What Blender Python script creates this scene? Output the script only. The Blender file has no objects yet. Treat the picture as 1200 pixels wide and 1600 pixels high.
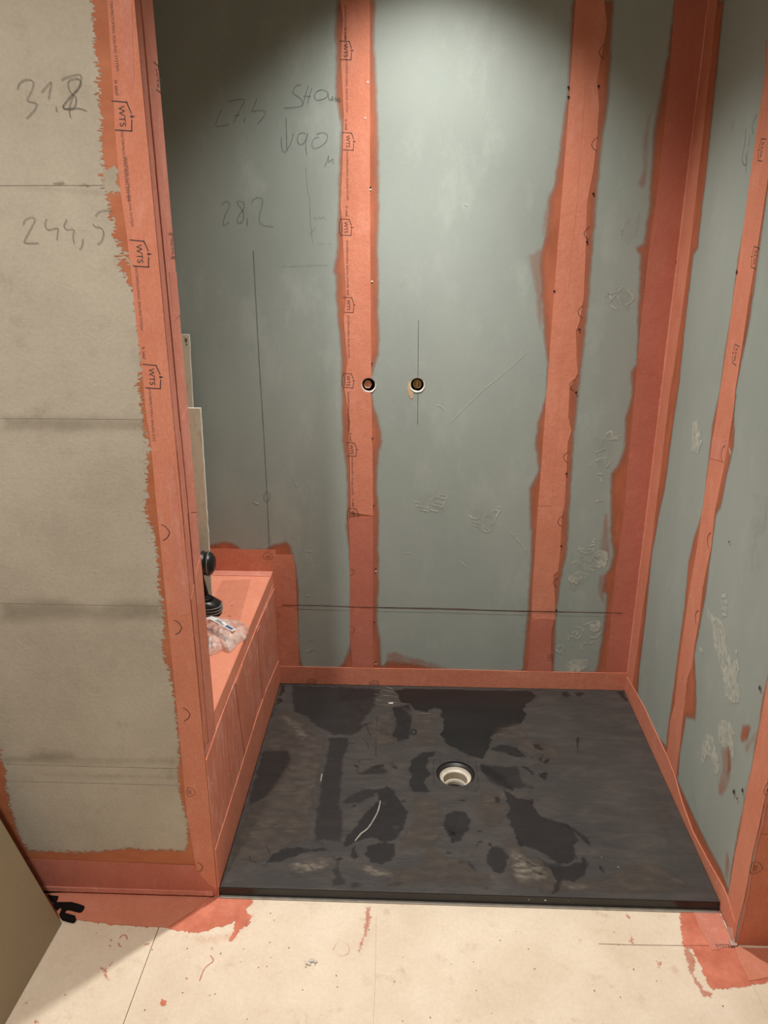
import bpy, bmesh, math, random
import numpy as np
from mathutils import Vector, noise as mnoise
from mathutils.geometry import tessellate_polygon

random.seed(7)
SC = bpy.context.scene
COL = SC.collection

# ------------------------------------------------------------------ camera
CAM = np.array([0.45988, -1.45883, 1.52764]); YAW, PITCH, ROLL, FPX = -0.03789, 0.34655, -0.00014, 1226.04
_cy, _sy = math.cos(YAW), math.sin(YAW)
FWD = np.array([_sy*math.cos(PITCH), _cy*math.cos(PITCH), -math.sin(PITCH)])
RGT = np.array([_cy, -_sy, 0.0]); UPV = np.cross(RGT, FWD)
camd = bpy.data.cameras.new('camera'); cam = bpy.data.objects.new('camera', camd); COL.objects.link(cam)
camd.sensor_fit = 'VERTICAL'; camd.sensor_height = 24.0; camd.lens = 24.0*FPX/1600.0; camd.clip_start = 0.02
from mathutils import Matrix
cam.matrix_world = Matrix(((RGT[0], UPV[0], -FWD[0], CAM[0]), (RGT[1], UPV[1], -FWD[1], CAM[1]),
                           (RGT[2], UPV[2], -FWD[2], CAM[2]), (0, 0, 0, 1)))
SC.camera = cam

# ------------------------------------------------------------------ light and exposure
SC.view_settings.view_transform = 'Standard'; SC.view_settings.look = 'None'
SC.view_settings.gamma = 1.0; SC.view_settings.use_curve_mapping = False
SC.view_settings.exposure = 0.0
SC.cycles.transparent_max_bounces = 48
world = bpy.data.worlds.new('world'); SC.world = world; world.use_nodes = True
world.node_tree.nodes['Background'].inputs[0].default_value = (1.0, 0.93, 0.84, 1)
world.node_tree.nodes['Background'].inputs[1].default_value = 0.05

def spot(name, loc, aim, energy, angle, blend, color, radius=0.03):
    l = bpy.data.lights.new(name, 'SPOT'); l.energy = energy; l.spot_size = math.radians(angle); l.spot_blend = blend
    l.color = color; l.shadow_soft_size = radius
    o = bpy.data.objects.new(name, l); COL.objects.link(o); o.location = loc
    d = Vector(aim) - Vector(loc); o.rotation_euler = d.to_track_quat('-Z', 'Y').to_euler()
    return o
WARM = (1.0, 0.97, 0.94)
spot('shower_downlight_spill', (0.50, 0.52, 2.44), (0.48, 0.50, 0), 96, 105, 0.95, WARM, 0.03)   # one recessed lamp: wide spill and its reflector's beam
spot('shower_downlight_beam', (0.50, 0.52, 2.44), (0.42, 0.46, 0), 62, 64, 0.7, WARM, 0.03)
spot('room_downlight', (-0.28, -1.20, 2.46), (-0.28, -1.20, 0), 108, 160, 0.8, WARM, 0.05)

# ------------------------------------------------------------------ dimensions (metres)
D = 0.9092      # face of the back wall
XR = 1.205      # face of the right wall
YS = -0.09      # front end of the right wall
BZ = 0.457      # top of the bench
TZ = 0.030      # top of the tray
XL = -0.60      # left side wall
CEIL = 2.5

def ray(x, y):
    return (x-600)/FPX*RGT - (y-800)/FPX*UPV + FWD
def hit(ax, v, x, y):
    d = ray(x, y); return CAM + d*(v-CAM[ax])/d[ax]

def tess(pts): return tessellate_polygon([pts])

class Plane:
    """a real surface of the room: 2D (u,v) in metres on it <-> 3D"""
    def __init__(s, ax, val, iu, iv, sign): s.ax, s.val, s.iu, s.iv, s.sign = ax, val, iu, iv, sign
    def uv(s, x, y):
        p = hit(s.ax, s.val, x, y); return (float(p[s.iu]), float(p[s.iv]))
    def P(s, u, v, off=0.0):
        p = [0.0, 0.0, 0.0]; p[s.ax] = s.val + s.sign*off; p[s.iu] = u; p[s.iv] = v; return tuple(p)
BACK = Plane(1, D, 0, 2, -1); RIGHT = Plane(0, XR, 1, 2, -1); PART = Plane(1, 0.0, 0, 2, -1)
RET = Plane(0, 0.0, 1, 2, 1); FLOOR = Plane(2, 0.0, 0, 1, 1); TRAY = Plane(2, TZ, 0, 1, 1)
BENCH = Plane(2, BZ, 0, 1, 1); BFRONT = Plane(0, 0.004, 1, 2, 1); STUB = Plane(1, YS, 0, 2, -1)

def lin(c):
    return tuple(((x/255.0)/12.92 if x/255.0 <= 0.04045 else ((x/255.0+0.055)/1.055)**2.4) for x in c) + (1.0,)

# ------------------------------------------------------------------ materials
def nmat(name):
    m = bpy.data.materials.new(name); m.use_nodes = True; nt = m.node_tree
    return m, nt, nt.nodes['Principled BSDF'], nt.nodes['Material Output']
def N(nt, t, **kw):
    n = nt.nodes.new(t)
    for k, v in kw.items(): setattr(n, k, v)
    return n
def math_(nt, op, a, b=None, clamp=False):
    n = N(nt, 'ShaderNodeMath', operation=op); n.use_clamp = clamp
    for i, v in enumerate((a, b)):
        if v is None: continue
        if isinstance(v, (int, float)): n.inputs[i].default_value = v
        else: nt.links.new(v, n.inputs[i])
    return n.outputs[0]
def noise_(nt, scale, detail=4, rough=0.55, stretch=(1, 1, 1), dist=0.0, shift=0.0):
    tc = N(nt, 'ShaderNodeTexCoord'); mp = N(nt, 'ShaderNodeMapping')
    mp.inputs['Scale'].default_value = stretch; mp.inputs['Location'].default_value = (shift, shift*0.7, shift*1.3)
    nt.links.new(tc.outputs['Object'], mp.inputs[0])
    n = N(nt, 'ShaderNodeTexNoise'); n.inputs['Scale'].default_value = scale; n.inputs['Detail'].default_value = detail
    n.inputs['Roughness'].default_value = rough; n.inputs['Distortion'].default_value = dist
    nt.links.new(mp.outputs[0], n.inputs['Vector']); return n.outputs['Fac']
def ramp(nt, fac, stops):
    r = N(nt, 'ShaderNodeValToRGB'); nt.links.new(fac, r.inputs[0]); e = r.color_ramp.elements
    while len(e) < len(stops): e.new(0.5)
    for i, (p, c) in enumerate(stops): e[i].position = p; e[i].color = c
    return r.outputs[0]
def mixc(nt, fac, a, b, blend='MIX'):
    n = N(nt, 'ShaderNodeMix', data_type='RGBA', blend_type=blend)
    for i, v in ((0, fac), (6, a), (7, b)):
        if isinstance(v, (int, float, tuple)): n.inputs[i].default_value = v
        else: nt.links.new(v, n.inputs[i])
    return n.outputs[2]
def smooth(nt, x, lo, hi):
    n = N(nt, 'ShaderNodeMapRange', interpolation_type='SMOOTHSTEP'); nt.links.new(x, n.inputs[0])
    n.inputs[1].default_value = lo; n.inputs[2].default_value = hi; return n.outputs[0]
def bump(nt, bs, h, strength, dist=0.002):
    b = N(nt, 'ShaderNodeBump'); b.inputs['Strength'].default_value = strength; b.inputs['Distance'].default_value = dist
    nt.links.new(h, b.inputs['Height']); nt.links.new(b.outputs[0], bs.inputs['Normal'])

def surface(name, c1, c2, scale=6, stretch=(1, 1, 1), rough=0.8, fine=300, fstr=0.15, fdist=0.001, c3=None, sc3=25, lo3=.55, hi3=.7, spec=0.3):
    m, nt, bs, out = nmat(name)
    n = noise_(nt, scale, 5, 0.6, stretch)
    col = ramp(nt, n, [(0.35, lin(c1)), (0.65, lin(c2))])
    if c3:
        n3 = noise_(nt, sc3, 6, 0.7, stretch, shift=3.1); col = mixc(nt, smooth(nt, n3, lo3, hi3), col, lin(c3))
    nf = noise_(nt, fine, 2, 0.6, shift=1.7)
    col = mixc(nt, 0.10, col, ramp(nt, nf, [(0.3, (0.25, 0.25, 0.25, 1)), (0.7, (1, 1, 1, 1))]), 'MULTIPLY')
    nt.links.new(col, bs.inputs['Base Color']); bs.inputs['Roughness'].default_value = rough
    bs.inputs['Specular IOR Level'].default_value = spec
    bump(nt, bs, nf, fstr, fdist); return m

def film_mat(name, c1, c2, opacity=0.95, var=0.25, amp=0.01, w=0.003, nscale=60, stretch=(1, 1, 1), rough=0.6, spec=0.3,
             nfine=500, fineamp=0.0, inscale=20, thin=0.0, thinw=0.02, shift=0.0, dabs=0.0):
    """thin translucent coat; the attribute sd is the distance to the coat's own edge"""
    m, nt, bs, out = nmat(name)
    at = N(nt, 'ShaderNodeAttribute', attribute_name='sd')
    n = noise_(nt, nscale, 5, 0.65, stretch, shift=shift)
    e = math_(nt, 'ADD', at.outputs['Fac'], math_(nt, 'MULTIPLY', math_(nt, 'SUBTRACT', n, 0.5), amp))
    if fineamp:
        nf = noise_(nt, nfine, 2, 0.5, stretch, shift=shift+5)
        e = math_(nt, 'ADD', e, math_(nt, 'MULTIPLY', math_(nt, 'SUBTRACT', nf, 0.5), fineamp))
    a = smooth(nt, e, 0.0, w)
    if thin:
        t = smooth(nt, e, 0.0, thinw); t = math_(nt, 'ADD', math_(nt, 'MULTIPLY', t, thin), 1.0-thin)
        a = math_(nt, 'MULTIPLY', a, t)
    nv = noise_(nt, inscale, 5, 0.6, stretch, shift=shift+2)
    if dabs:
        nd = smooth(nt, nv, 0.5-dabs, 0.5+dabs); a = math_(nt, 'MULTIPLY', a, nd)
    o = math_(nt, 'ADD', math_(nt, 'MULTIPLY', math_(nt, 'SUBTRACT', nv, 0.5), var*2), opacity, True)
    a = math_(nt, 'MULTIPLY', a, o, True)
    col = ramp(nt, nv, [(0.35, lin(c1)), (0.65, lin(c2))])
    nt.links.new(col, bs.inputs['Base Color']); bs.inputs['Roughness'].default_value = rough
    bs.inputs['Specular IOR Level'].default_value = spec
    tr = N(nt, 'ShaderNodeBsdfTransparent'); mx = N(nt, 'ShaderNodeMixShader')
    nt.links.new(a, mx.inputs[0]); nt.links.new(tr.outputs[0], mx.inputs[1]); nt.links.new(bs.outputs[0], mx.inputs[2])
    nt.links.new(mx.outputs[0], out.inputs['Surface']); return m

def plain(name, c, rough=0.5, metal=0.0, spec=0.5, bumpsc=0, bs_=0.2):
    m, nt, bs, out = nmat(name)
    n = noise_(nt, 40, 4, 0.6)
    c2 = tuple(max(0, x*0.86) for x in c)
    nt.links.new(ramp(nt, n, [(0.3, lin(c2)), (0.7, lin(c))]), bs.inputs['Base Color'])
    bs.inputs['Roughness'].default_value = rough; bs.inputs['Metallic'].default_value = metal
    bs.inputs['Specular IOR Level'].default_value = spec
    if bumpsc: bump(nt, bs, noise_(nt, bumpsc, 4, 0.6, shift=2), bs_, 0.002)
    return m

M = {}
M['green'] = surface('green_plasterboard', (150, 159, 151), (159, 167, 159), 3, (1, 1, .5), 0.75, 420, 0.12, 0.0006, (165, 173, 165), 9, .5, .75)
M['beige'] = surface('beige_gypsum_board', (176, 166, 149), (190, 180, 162), 4, (1, 1, 1), 0.9, 160, 0.5, 0.0022, (168, 157, 140), 14, .55, .8)
M['floorb'] = surface('cream_floor_board', (228, 210, 184), (240, 224, 200), 5, (1, 1, 1), 0.75, 130, 0.25, 0.0012, (214, 192, 166), 22, .56, .78)
M['white'] = plain('white_plaster', (222, 216, 208), 0.9)
M['core'] = plain('gypsum_core', (235, 228, 215), 0.9, bumpsc=300)
def tape_mat(name, c1, c2, c3, w3=.35):
    m, nt, bs, out = nmat(name)
    n = noise_(nt, 7, 5, 0.6); col = ramp(nt, n, [(0.3, lin(c1)), (0.7, lin(c2))])
    dn = noise_(nt, 34, 7, 0.8, (1, 1, .30), dist=0.5, shift=4.2)
    col = mixc(nt, math_(nt, 'MULTIPLY', smooth(nt, dn, 0.46, 0.75), w3), col, lin(c3))
    fb = noise_(nt, 260, 3, 0.6, (1, 1, .6), shift=1.1)
    col = mixc(nt, 0.18, col, ramp(nt, fb, [(0.3, (0.3, 0.3, 0.3, 1)), (0.65, (1, 1, 1, 1))]), 'MULTIPLY')
    nt.links.new(col, bs.inputs['Base Color']); bs.inputs['Roughness'].default_value = 0.75; bs.inputs['Specular IOR Level'].default_value = 0.25
    b1 = noise_(nt, 45, 4, 0.6, shift=7)
    h = math_(nt, 'ADD', math_(nt, 'MULTIPLY', fb, 0.5), b1); bump(nt, bs, h, 0.55, 0.002); return m
M['tape'] = tape_mat('salmon_sealing_tape', (206, 128, 100), (217, 140, 112), (226, 162, 140), .5)
M['tapedust'] = tape_mat('dusty_salmon_tape', (206, 128, 106), (216, 142, 120), (230, 178, 162), .6)
M['tapescuff'] = tape_mat('scuffed_salmon_coat', (206, 124, 98), (218, 140, 114), (236, 190, 172), .8)
M['tapedark'] = tape_mat('deep_salmon_tape', (188, 110, 90), (197, 120, 100), (210, 144, 126))
M['membrane'] = tape_mat('coated_membrane', (204, 118, 88), (216, 132, 102), (222, 154, 128), .45)
V = (1, 1, .35)
M['paint'] = film_mat('brushed_membrane_coat', (172, 98, 68), (186, 110, 80), 0.95, 0.25, 0.007, 0.012, 40, V, 0.6, fineamp=0.005, nfine=300, thin=0.55, thinw=0.030)
M['paintdry'] = film_mat('dry_brushed_membrane_coat', (176, 102, 68), (188, 116, 82), 0.97, 0.10, 0.014, 0.002, 60, (.35, 1, 1), 0.65, fineamp=0.036, nfine=300)
M['paintthin'] = film_mat('thin_membrane_smear', (176, 104, 76), (188, 116, 88), 0.32, 0.35, 0.014, 0.014, 35, V, 0.6, fineamp=0.006)
M['paintfloor'] = film_mat('membrane_coat_on_floor', (204, 114, 88), (222, 136, 108), 0.93, 0.2, 0.022, 0.002, 35, (1, 1, 1), 0.6, fineamp=0.012, nfine=220)
M['smearfloor'] = film_mat('faint_membrane_smear', (200, 116, 92), (214, 134, 110), 0.55, 0.4, 0.02, 0.004, 60, (1, 1, 1), 0.7, fineamp=0.012, nfine=260)
M['hazefloor'] = film_mat('faint_pink_haze', (222, 158, 134), (226, 168, 144), 0.45, 0.6, 0.05, 0.05, 18, (1, 1, 1), 0.7, fineamp=0.03, nfine=160, dabs=.2)
M['filler'] = film_mat('joint_filler', (156, 146, 128), (164, 154, 137), 0.36, 0.5, 0.05, 0.030, 9, (.4, 1, 1), 0.85, fineamp=0.006)
M['fillerdark'] = film_mat('joint_filler_crack', (126, 114, 98), (136, 124, 108), 0.7, 0.5, 0.012, 0.004, 60, (.4, 1, 1), 0.85, fineamp=0.004)
M['dust'] = film_mat('pale_footprint_dust', (186, 190, 178), (205, 207, 194), 0.62, 0.5, 0.010, 0.004, 110, (1, 1, 1), 0.9, fineamp=0.006, nfine=350, inscale=70)
M['dustsoft'] = film_mat('soft_pale_dust', (176, 184, 174), (190, 196, 186), 0.30, 0.5, 0.02, 0.02, 50, (1, 1, .5), 0.9, inscale=40)
M['streak'] = film_mat('pale_brush_streak', (226, 172, 152), (236, 190, 172), 0.45, 0.5, 0.0, 0.0001)
M['peel'] = plain('pale_torn_tape', (206, 176, 160), 0.5)
M['tan'] = film_mat('torn_paper_patch', (196, 168, 130), (206, 178, 142), 0.95, 0.1, 0.002, 0.001, 100)
# tray: slate relief with dust wiped off in places
def tray_mat():
    m, nt, bs, out = nmat('anthracite_slate_resin')
    big = noise_(nt, 3.2, 6, 0.6, dist=0.6); med = noise_(nt, 16, 6, 0.7, (0.5, 1.4, 1), dist=0.4, shift=2)
    c = ramp(nt, big, [(0.35, lin(TR[0])), (0.65, lin(TR[1]))])
    c = mixc(nt, math_(nt, 'MULTIPLY', smooth(nt, med, 0.42, 0.7), 0.7), c, lin(TR[2]))
    fn = noise_(nt, 120, 5, 0.7, (0.35, 1.5, 1), shift=3); nt.links.new(c, bs.inputs['Base Color'])
    r = math_(nt, 'ADD', math_(nt, 'MULTIPLY', big, 0.15), 0.5); nt.links.new(r, bs.inputs['Roughness'])
    bs.inputs['Specular IOR Level'].default_value = 0.35
    h = math_(nt, 'ADD', fn, math_(nt, 'MULTIPLY', med, 1.5)); bump(nt, bs, h, 0.55, 0.003); return m
TR = ((56, 54, 52), (64, 61, 58), (80, 74, 68))
M['tray'] = tray_mat()
M['trayedge'] = plain('black_tray_edge', (34, 33, 32), 0.35, bumpsc=60)
M['wet'] = film_mat('damp_mark', (38, 38, 39), (45, 45, 46), 0.66, 0.45, 0.030, 0.008, 38, (1, 1, 1), 0.34, 0.5, fineamp=0.003, inscale=9)
M['wetblack'] = film_mat('wiped_clean_mark', (31, 31, 31), (37, 36, 35), 0.93, 0.08, 0.045, 0.006, 22, (.4, 1.6, 1), 0.36, 0.45, fineamp=0.004, inscale=8)
M['wetsoft'] = film_mat('faint_damp_mark', (44, 43, 43), (50, 49, 48), 0.55, 0.45, 0.035, 0.012, 30, (1, 1, 1), 0.45, 0.4, fineamp=0.004, inscale=25)
M['traydust'] = film_mat('brown_dust_patch', (82, 75, 68), (96, 87, 78), 0.5, 0.5, 0.035, 0.02, 30, (.6, 1.3, 1), 0.7, 0.2, fineamp=0.01, inscale=45)
M['traypale'] = film_mat('pale_dust_patch', (112, 104, 94), (134, 126, 114), 0.5, 0.9, 0.03, 0.02, 40, (.6, 1.2, 1), 0.75, 0.2, fineamp=0.012, inscale=75)
M['ink'] = film_mat('dark_print_ink', (74, 62, 62), (84, 70, 68), 0.85, 0.15, 0.0, 0.0001)
M['pencil'] = film_mat('graphite_pencil', (76, 76, 72), (92, 92, 86), 0.62, 0.5, 0.0, 0.0001)
M['pencilfaint'] = film_mat('faint_graphite', (100, 104, 98), (110, 114, 108), 0.42, 0.35, 0.0, 0.0001)
M['redline'] = film_mat('brown_marking_line', (92, 62, 48), (104, 72, 56), 0.8, 0.25, 0.0, 0.0001)
M['joint'] = plain('dark_joint', (84, 62, 48), 0.9)
M['pvc'] = plain('white_plastic', (226, 218, 200), 0.35)
M['brass'] = plain('brass', (190, 150, 92), 0.4, 0.35)
M['plugm'] = plain('salmon_coated_plug', (226, 160, 120), 0.6)
M['black'] = plain('black_plastic', (26, 25, 24), 0.38, bumpsc=120)
M['blackgloss'] = plain('black_gloss_plastic', (18, 16, 16), 0.6, spec=0.2)
M['grey'] = plain('light_grey_plastic', (130, 128, 122), 0.45)
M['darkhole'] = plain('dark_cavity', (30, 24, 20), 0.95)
M['paper'] = surface('brown_paper_face', (212, 198, 174), (222, 208, 184), 12, (1, 1, .4), 0.9, 300, 0.3, 0.001, (200, 182, 156), 60, .5, .7)
M['leanboard'] = surface('olive_panel_face', (158, 143, 115), (166, 151, 123), 2, (1, 1, 1), 0.6, 200, 0.1, 0.0006)
M['labelw'] = plain('white_label', (236, 236, 232), 0.5)
M['blue'] = plain('blue_print', (52, 78, 140), 0.6)
M['sealant'] = plain('pale_grey_underlay', (176, 170, 158), 0.6)
def bag_mat():
    m, nt, bs, out = nmat('clear_plastic_film')
    bs.inputs['Base Color'].default_value = lin((226, 214, 204)); bs.inputs['Roughness'].default_value = 0.16
    n = noise_(nt, 24, 5, 0.6, dist=1.0); bump(nt, bs, n, 0.8, 0.008)
    tr = N(nt, 'ShaderNodeBsdfTransparent'); mx = N(nt, 'ShaderNodeMixShader')
    a = math_(nt, 'ADD', math_(nt, 'MULTIPLY', smooth(nt, n, .35, .7), 0.55), 0.16, True)
    nt.links.new(a, mx.inputs[0]); nt.links.new(tr.outputs[0], mx.inputs[1]); nt.links.new(bs.outputs[0], mx.inputs[2])
    nt.links.new(mx.outputs[0], out.inputs['Surface']); return m
M['bag'] = bag_mat()

# ------------------------------------------------------------------ object helpers
def wloc(o):
    v = Vector((0, 0, 0))
    while o is not None: v += o.location; o = o.parent
    return v
def link(name, me, mat, parent=None, smooth_=False):
    o = bpy.data.objects.new(name, me); COL.objects.link(o)
    if mat is not None and not me.materials: me.materials.append(mat)
    if parent is not None:
        w = wloc(parent)
        if w.length > 0: me.transform(Matrix.Translation(-w))
        o.parent = parent
    if smooth_:
        for p in me.polygons: p.use_smooth = True
    return o
def mesh(name, vs, fs):
    me = bpy.data.meshes.new(name); me.from_pydata([tuple(v) for v in vs], [], [tuple(f) for f in fs]); me.update(); return me
def bm_mesh(name, bm):
    me = bpy.data.meshes.new(name); bm.to_mesh(me); bm.free(); return me
def box(name, lo, hi, mat, parent=None, bev=0.0):
    bm = bmesh.new(); bmesh.ops.create_cube(bm, size=1.0)
    for v in bm.verts:
        for i in range(3): v.co[i] = lo[i] + (v.co[i]+0.5)*(hi[i]-lo[i])
    if bev: bmesh.ops.bevel(bm, geom=list(bm.edges), offset=bev, segments=2, affect='EDGES', profile=0.5)
    return link(name, bm_mesh(name, bm), mat, parent)
def structure(o): o['kind'] = 'structure'; return o
def thing(name, label, cat, loc=(0, 0, 0), group=None):
    o = bpy.data.objects.new(name, None); COL.objects.link(o); o.location = loc; o.empty_display_size = 0.05
    o['label'] = label; o['category'] = cat
    if group: o['group'] = group
    return o
def jitter(pts, amp, step=0.012, closed=True):
    """subdivide an outline and make it a little uneven"""
    out = []; n = len(pts); rng = range(n if closed else n-1)
    for i in rng:
        a, b = pts[i], pts[(i+1) % n]; L = math.hypot(b[0]-a[0], b[1]-a[1]); k = max(1, int(L/step))
        for j in range(k):
            t = j/k; x, y = a[0]+(b[0]-a[0])*t, a[1]+(b[1]-a[1])*t
            if amp and not (j == 0):
                nx, ny = -(b[1]-a[1])/max(L, 1e-6), (b[0]-a[0])/max(L, 1e-6)
                d = (mnoise.noise(Vector((x*60, y*60, 3.3))))*amp; x += nx*d; y += ny*d
            out.append((x, y))
    if not closed: out.append(pts[-1])
    return out
def prism(name, pl, poly, mat, parent, o0=0.0, o1=0.001, amp=0.0006, step=0.02, px=True, umax=None):
    """a sheet of real thickness lying on a plane; outline px or metres"""
    p = [pl.uv(*q) for q in poly] if px else list(poly)
    p = jitter(p, amp, step) if amp else p
    if umax is not None: p = [(umax if u > umax-0.014 else u, v) for u, v in p]
    n = len(p); vs = [pl.P(u, v, o1) for u, v in p] + [pl.P(u, v, o0) for u, v in p]
    tris = tess([Vector((q[0], q[1], 0)) for q in p])
    ar_ = sum(p[i][0]*p[(i+1) % n][1]-p[(i+1) % n][0]*p[i][1] for i in range(n))
    c = Vector(pl.P(1, 0, 0))-Vector(pl.P(0, 0, 0)); d = Vector(pl.P(0, 1, 0))-Vector(pl.P(0, 0, 0))
    nv = Vector(pl.P(0, 0, 1))-Vector(pl.P(0, 0, 0)); ccw = c.cross(d).dot(nv) > 0     # counter-clockwise in (u,v) faces outward?
    fs = []
    for t in tris:
        a_ = (p[t[1]][0]-p[t[0]][0])*(p[t[2]][1]-p[t[0]][1])-(p[t[2]][0]-p[t[0]][0])*(p[t[1]][1]-p[t[0]][1])
        fs.append(tuple(t) if (a_ > 0) == ccw else tuple(t)[::-1])
    side = (ar_ > 0) == ccw
    for i in range(n):
        k = (i+1) % n; fs.append((i, n+i, n+k, k) if side else (i, k, n+k, n+i))
    return link(name, mesh(name, vs, fs), mat, parent)
def strip(left, right): return list(left) + list(reversed(right))
OFFC = [0.0]
def film(name, pl, poly, mat, parent, off=0.0006, cell=0.004, margin=0.012, px=True, holes=(), amp=0.003, label=None):
    p = [pl.uv(*q) for q in poly] if px else list(poly)
    p = jitter(p, amp, 0.01); P = np.array(p); Q = np.roll(P, -1, axis=0)
    lo = P.min(0)-margin; hi = P.max(0)+margin
    nx = max(2, int((hi[0]-lo[0])/cell)+1); ny = max(2, int((hi[1]-lo[1])/cell)+1)
    gx = np.linspace(lo[0], hi[0], nx); gy = np.linspace(lo[1], hi[1], ny)
    X, Y = np.meshgrid(gx, gy, indexing='ij'); X = X.ravel(); Y = Y.ravel()
    d2 = np.full(X.shape, 1e9); ins = np.zeros(X.shape, bool)
    for a, b in zip(P, Q):
        e = b-a; L = e@e+1e-12; t = np.clip(((X-a[0])*e[0]+(Y-a[1])*e[1])/L, 0, 1)
        d2 = np.minimum(d2, (X-a[0]-t*e[0])**2+(Y-a[1]-t*e[1])**2)
        if a[1] != b[1]:
            c = ((a[1] > Y) != (b[1] > Y)) & (X < (b[0]-a[0])*(Y-a[1])/(b[1]-a[1])+a[0]); ins ^= c
    sd = np.sqrt(d2); sd[~ins] *= -1
    for (hu, hv, hr) in holes: sd = np.minimum(sd, np.hypot(X-hu, Y-hv)-hr)
    keep = sd > -margin
    idx = np.arange(nx*ny).reshape(nx, ny)
    q = np.stack([idx[:-1, :-1], idx[1:, :-1], idx[1:, 1:], idx[:-1, 1:]], -1).reshape(-1, 4)
    q = q[keep[q].any(1)]
    used = np.unique(q); remap = -np.ones(nx*ny, int); remap[used] = np.arange(len(used))
    OFFC[0] += 0.000012
    vs = [pl.P(float(X[i]), float(Y[i]), off+OFFC[0] % 0.0004) for i in used]
    me = mesh(name, vs, remap[q].tolist()); at = me.attributes.new('sd', 'FLOAT', 'POINT'); at.data.foreach_set('value', sd[used].astype(np.float32))
    o = link(name, me, mat, parent)
    if label: o['label'] = label
    return o
def ribbons(name, pl, lines, width, mat, parent, off=0.0016, px=True, taper=True):
    if len(lines) > 1 and name in ('printed_marking', 'damp_streak', 'pale_scratch', 'dry_streak_and_glint', 'fine_crack', 'dust_mark', 'membrane_ring', 'dark_nick', 'pencil_line', 'levelling_line'):
        for ln in lines: ribbons(name, pl, [ln], width, mat, parent, off, px, taper)
        return
    """drawn strokes on a surface, joined in one mesh"""
    vs, fs = [], []
    for ln in lines:
        p = [pl.uv(*q) for q in ln] if px else list(ln)
        if len(p) > 2:   # smooth by Catmull-Rom
            s = []
            for i in range(len(p)-1):
                a, b, c, d = p[max(i-1, 0)], p[i], p[i+1], p[min(i+2, len(p)-1)]
                for k in range(5):
                    t = k/5; s.append(tuple(0.5*(2*b[j]+(c[j]-a[j])*t+(2*a[j]-5*b[j]+4*c[j]-d[j])*t*t+(3*b[j]-a[j]-3*c[j]+d[j])*t**3) for j in (0, 1)))
            s.append(p[-1]); p = s
        n = len(p)
        for i in range(n):
            a, b = p[max(i-1, 0)], p[min(i+1, n-1)]; L = math.hypot(b[0]-a[0], b[1]-a[1]) or 1
            w = width*0.5*(0.75+0.5*abs(math.sin(i*1.3))) if taper else width*.5
            nx, ny = -(b[1]-a[1])/L*w, (b[0]-a[0])/L*w
            k = len(vs); vs += [pl.P(p[i][0]+nx, p[i][1]+ny, off), pl.P(p[i][0]-nx, p[i][1]-ny, off)]
            if i: fs.append((k-2, k-1, k+1, k))
    me = mesh(name, vs, fs); at = me.attributes.new('sd', 'FLOAT', 'POINT'); at.data.foreach_set('value', np.ones(len(vs), np.float32))
    return link(name, me, mat, parent)

_tc = {}
def text_geo(s, bold=0.0):
    if (s, bold) in _tc: return _tc[(s, bold)]
    cu = bpy.data.curves.new('lettering', 'FONT'); cu.body = s; cu.size = 1.0; cu.offset = bold; cu.resolution_u = 3
    o = bpy.data.objects.new('lettering', cu); COL.objects.link(o)
    me = bpy.data.meshes.new_from_object(o.evaluated_get(bpy.context.evaluated_depsgraph_get()))
    v = [(q.co.x, q.co.y) for q in me.vertices]; f = [tuple(p.vertices) for p in me.polygons]
    bpy.data.objects.remove(o); bpy.data.curves.remove(cu); bpy.data.meshes.remove(me)
    _tc[(s, bold)] = (v, f); return v, f
def flatprint(name, pl, items, centre, rightv, upv, scale, mat, parent, off, px=True, clip=None):
    """items: ('line', pts, width) or ('text', s, x, y, height, bold); in local units, then placed on the plane"""
    c = pl.uv(*centre) if px else centre; vs, fs = [], []
    T = lambda x, y: (c[0]+scale*(x*rightv[0]+y*upv[0]), c[1]+scale*(x*rightv[1]+y*upv[1]))
    for it in items:
        k = len(vs)
        if it[0] == 'line':
            p = it[1]; w = it[2]/2
            for i in range(len(p)-1):
                a, b = p[i], p[i+1]; L = math.hypot(b[0]-a[0], b[1]-a[1]) or 1; dx, dy = (b[0]-a[0])/L*w, (b[1]-a[1])/L*w; k = len(vs)
                for q in ((a[0]-dx-dy, a[1]-dy+dx), (a[0]-dx+dy, a[1]-dy-dx), (b[0]+dx+dy, b[1]+dy-dx), (b[0]+dx-dy, b[1]+dy+dx)):
                    t = T(*q); vs.append(pl.P(t[0], t[1], off))
                fs.append((k, k+1, k+2, k+3))
        elif it[0] == 'poly':
            for q in it[1]: t = T(*q); vs.append(pl.P(t[0], t[1], off))
            fs.append(tuple(range(k, k+len(it[1]))))
        else:
            _, s, x, y, h, bold = it; tv, tf = text_geo(s, bold)
            for q in tv: t = T(x+q[0]*h/0.72, y+q[1]*h/0.72); vs.append(pl.P(t[0], t[1], off))
            fs += [tuple(k+i for i in f) for f in tf]
    me = mesh(name, vs, fs); at = me.attributes.new('sd', 'FLOAT', 'POINT'); at.data.foreach_set('value', np.ones(len(vs), np.float32))
    return link(name, me, mat, parent)
DROP = [(0.5+0.05*math.cos(a), 0.60+0.05*math.sin(a)) for a in [math.radians(x) for x in (150, 200, 250, 290, 340, 390)]] + [(0.5, 0.74)]
LOGO = [('line', [(0.0, -0.05), (0.04, 0.47), (0.38, 0.60)], 0.045), ('line', [(0.62, 0.60), (0.97, 0.56), (0.94, -0.02)], 0.045),
        ('text', 'WTS', 0.15, 0.15, 0.235, 0.010), ('poly', DROP)]
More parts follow.
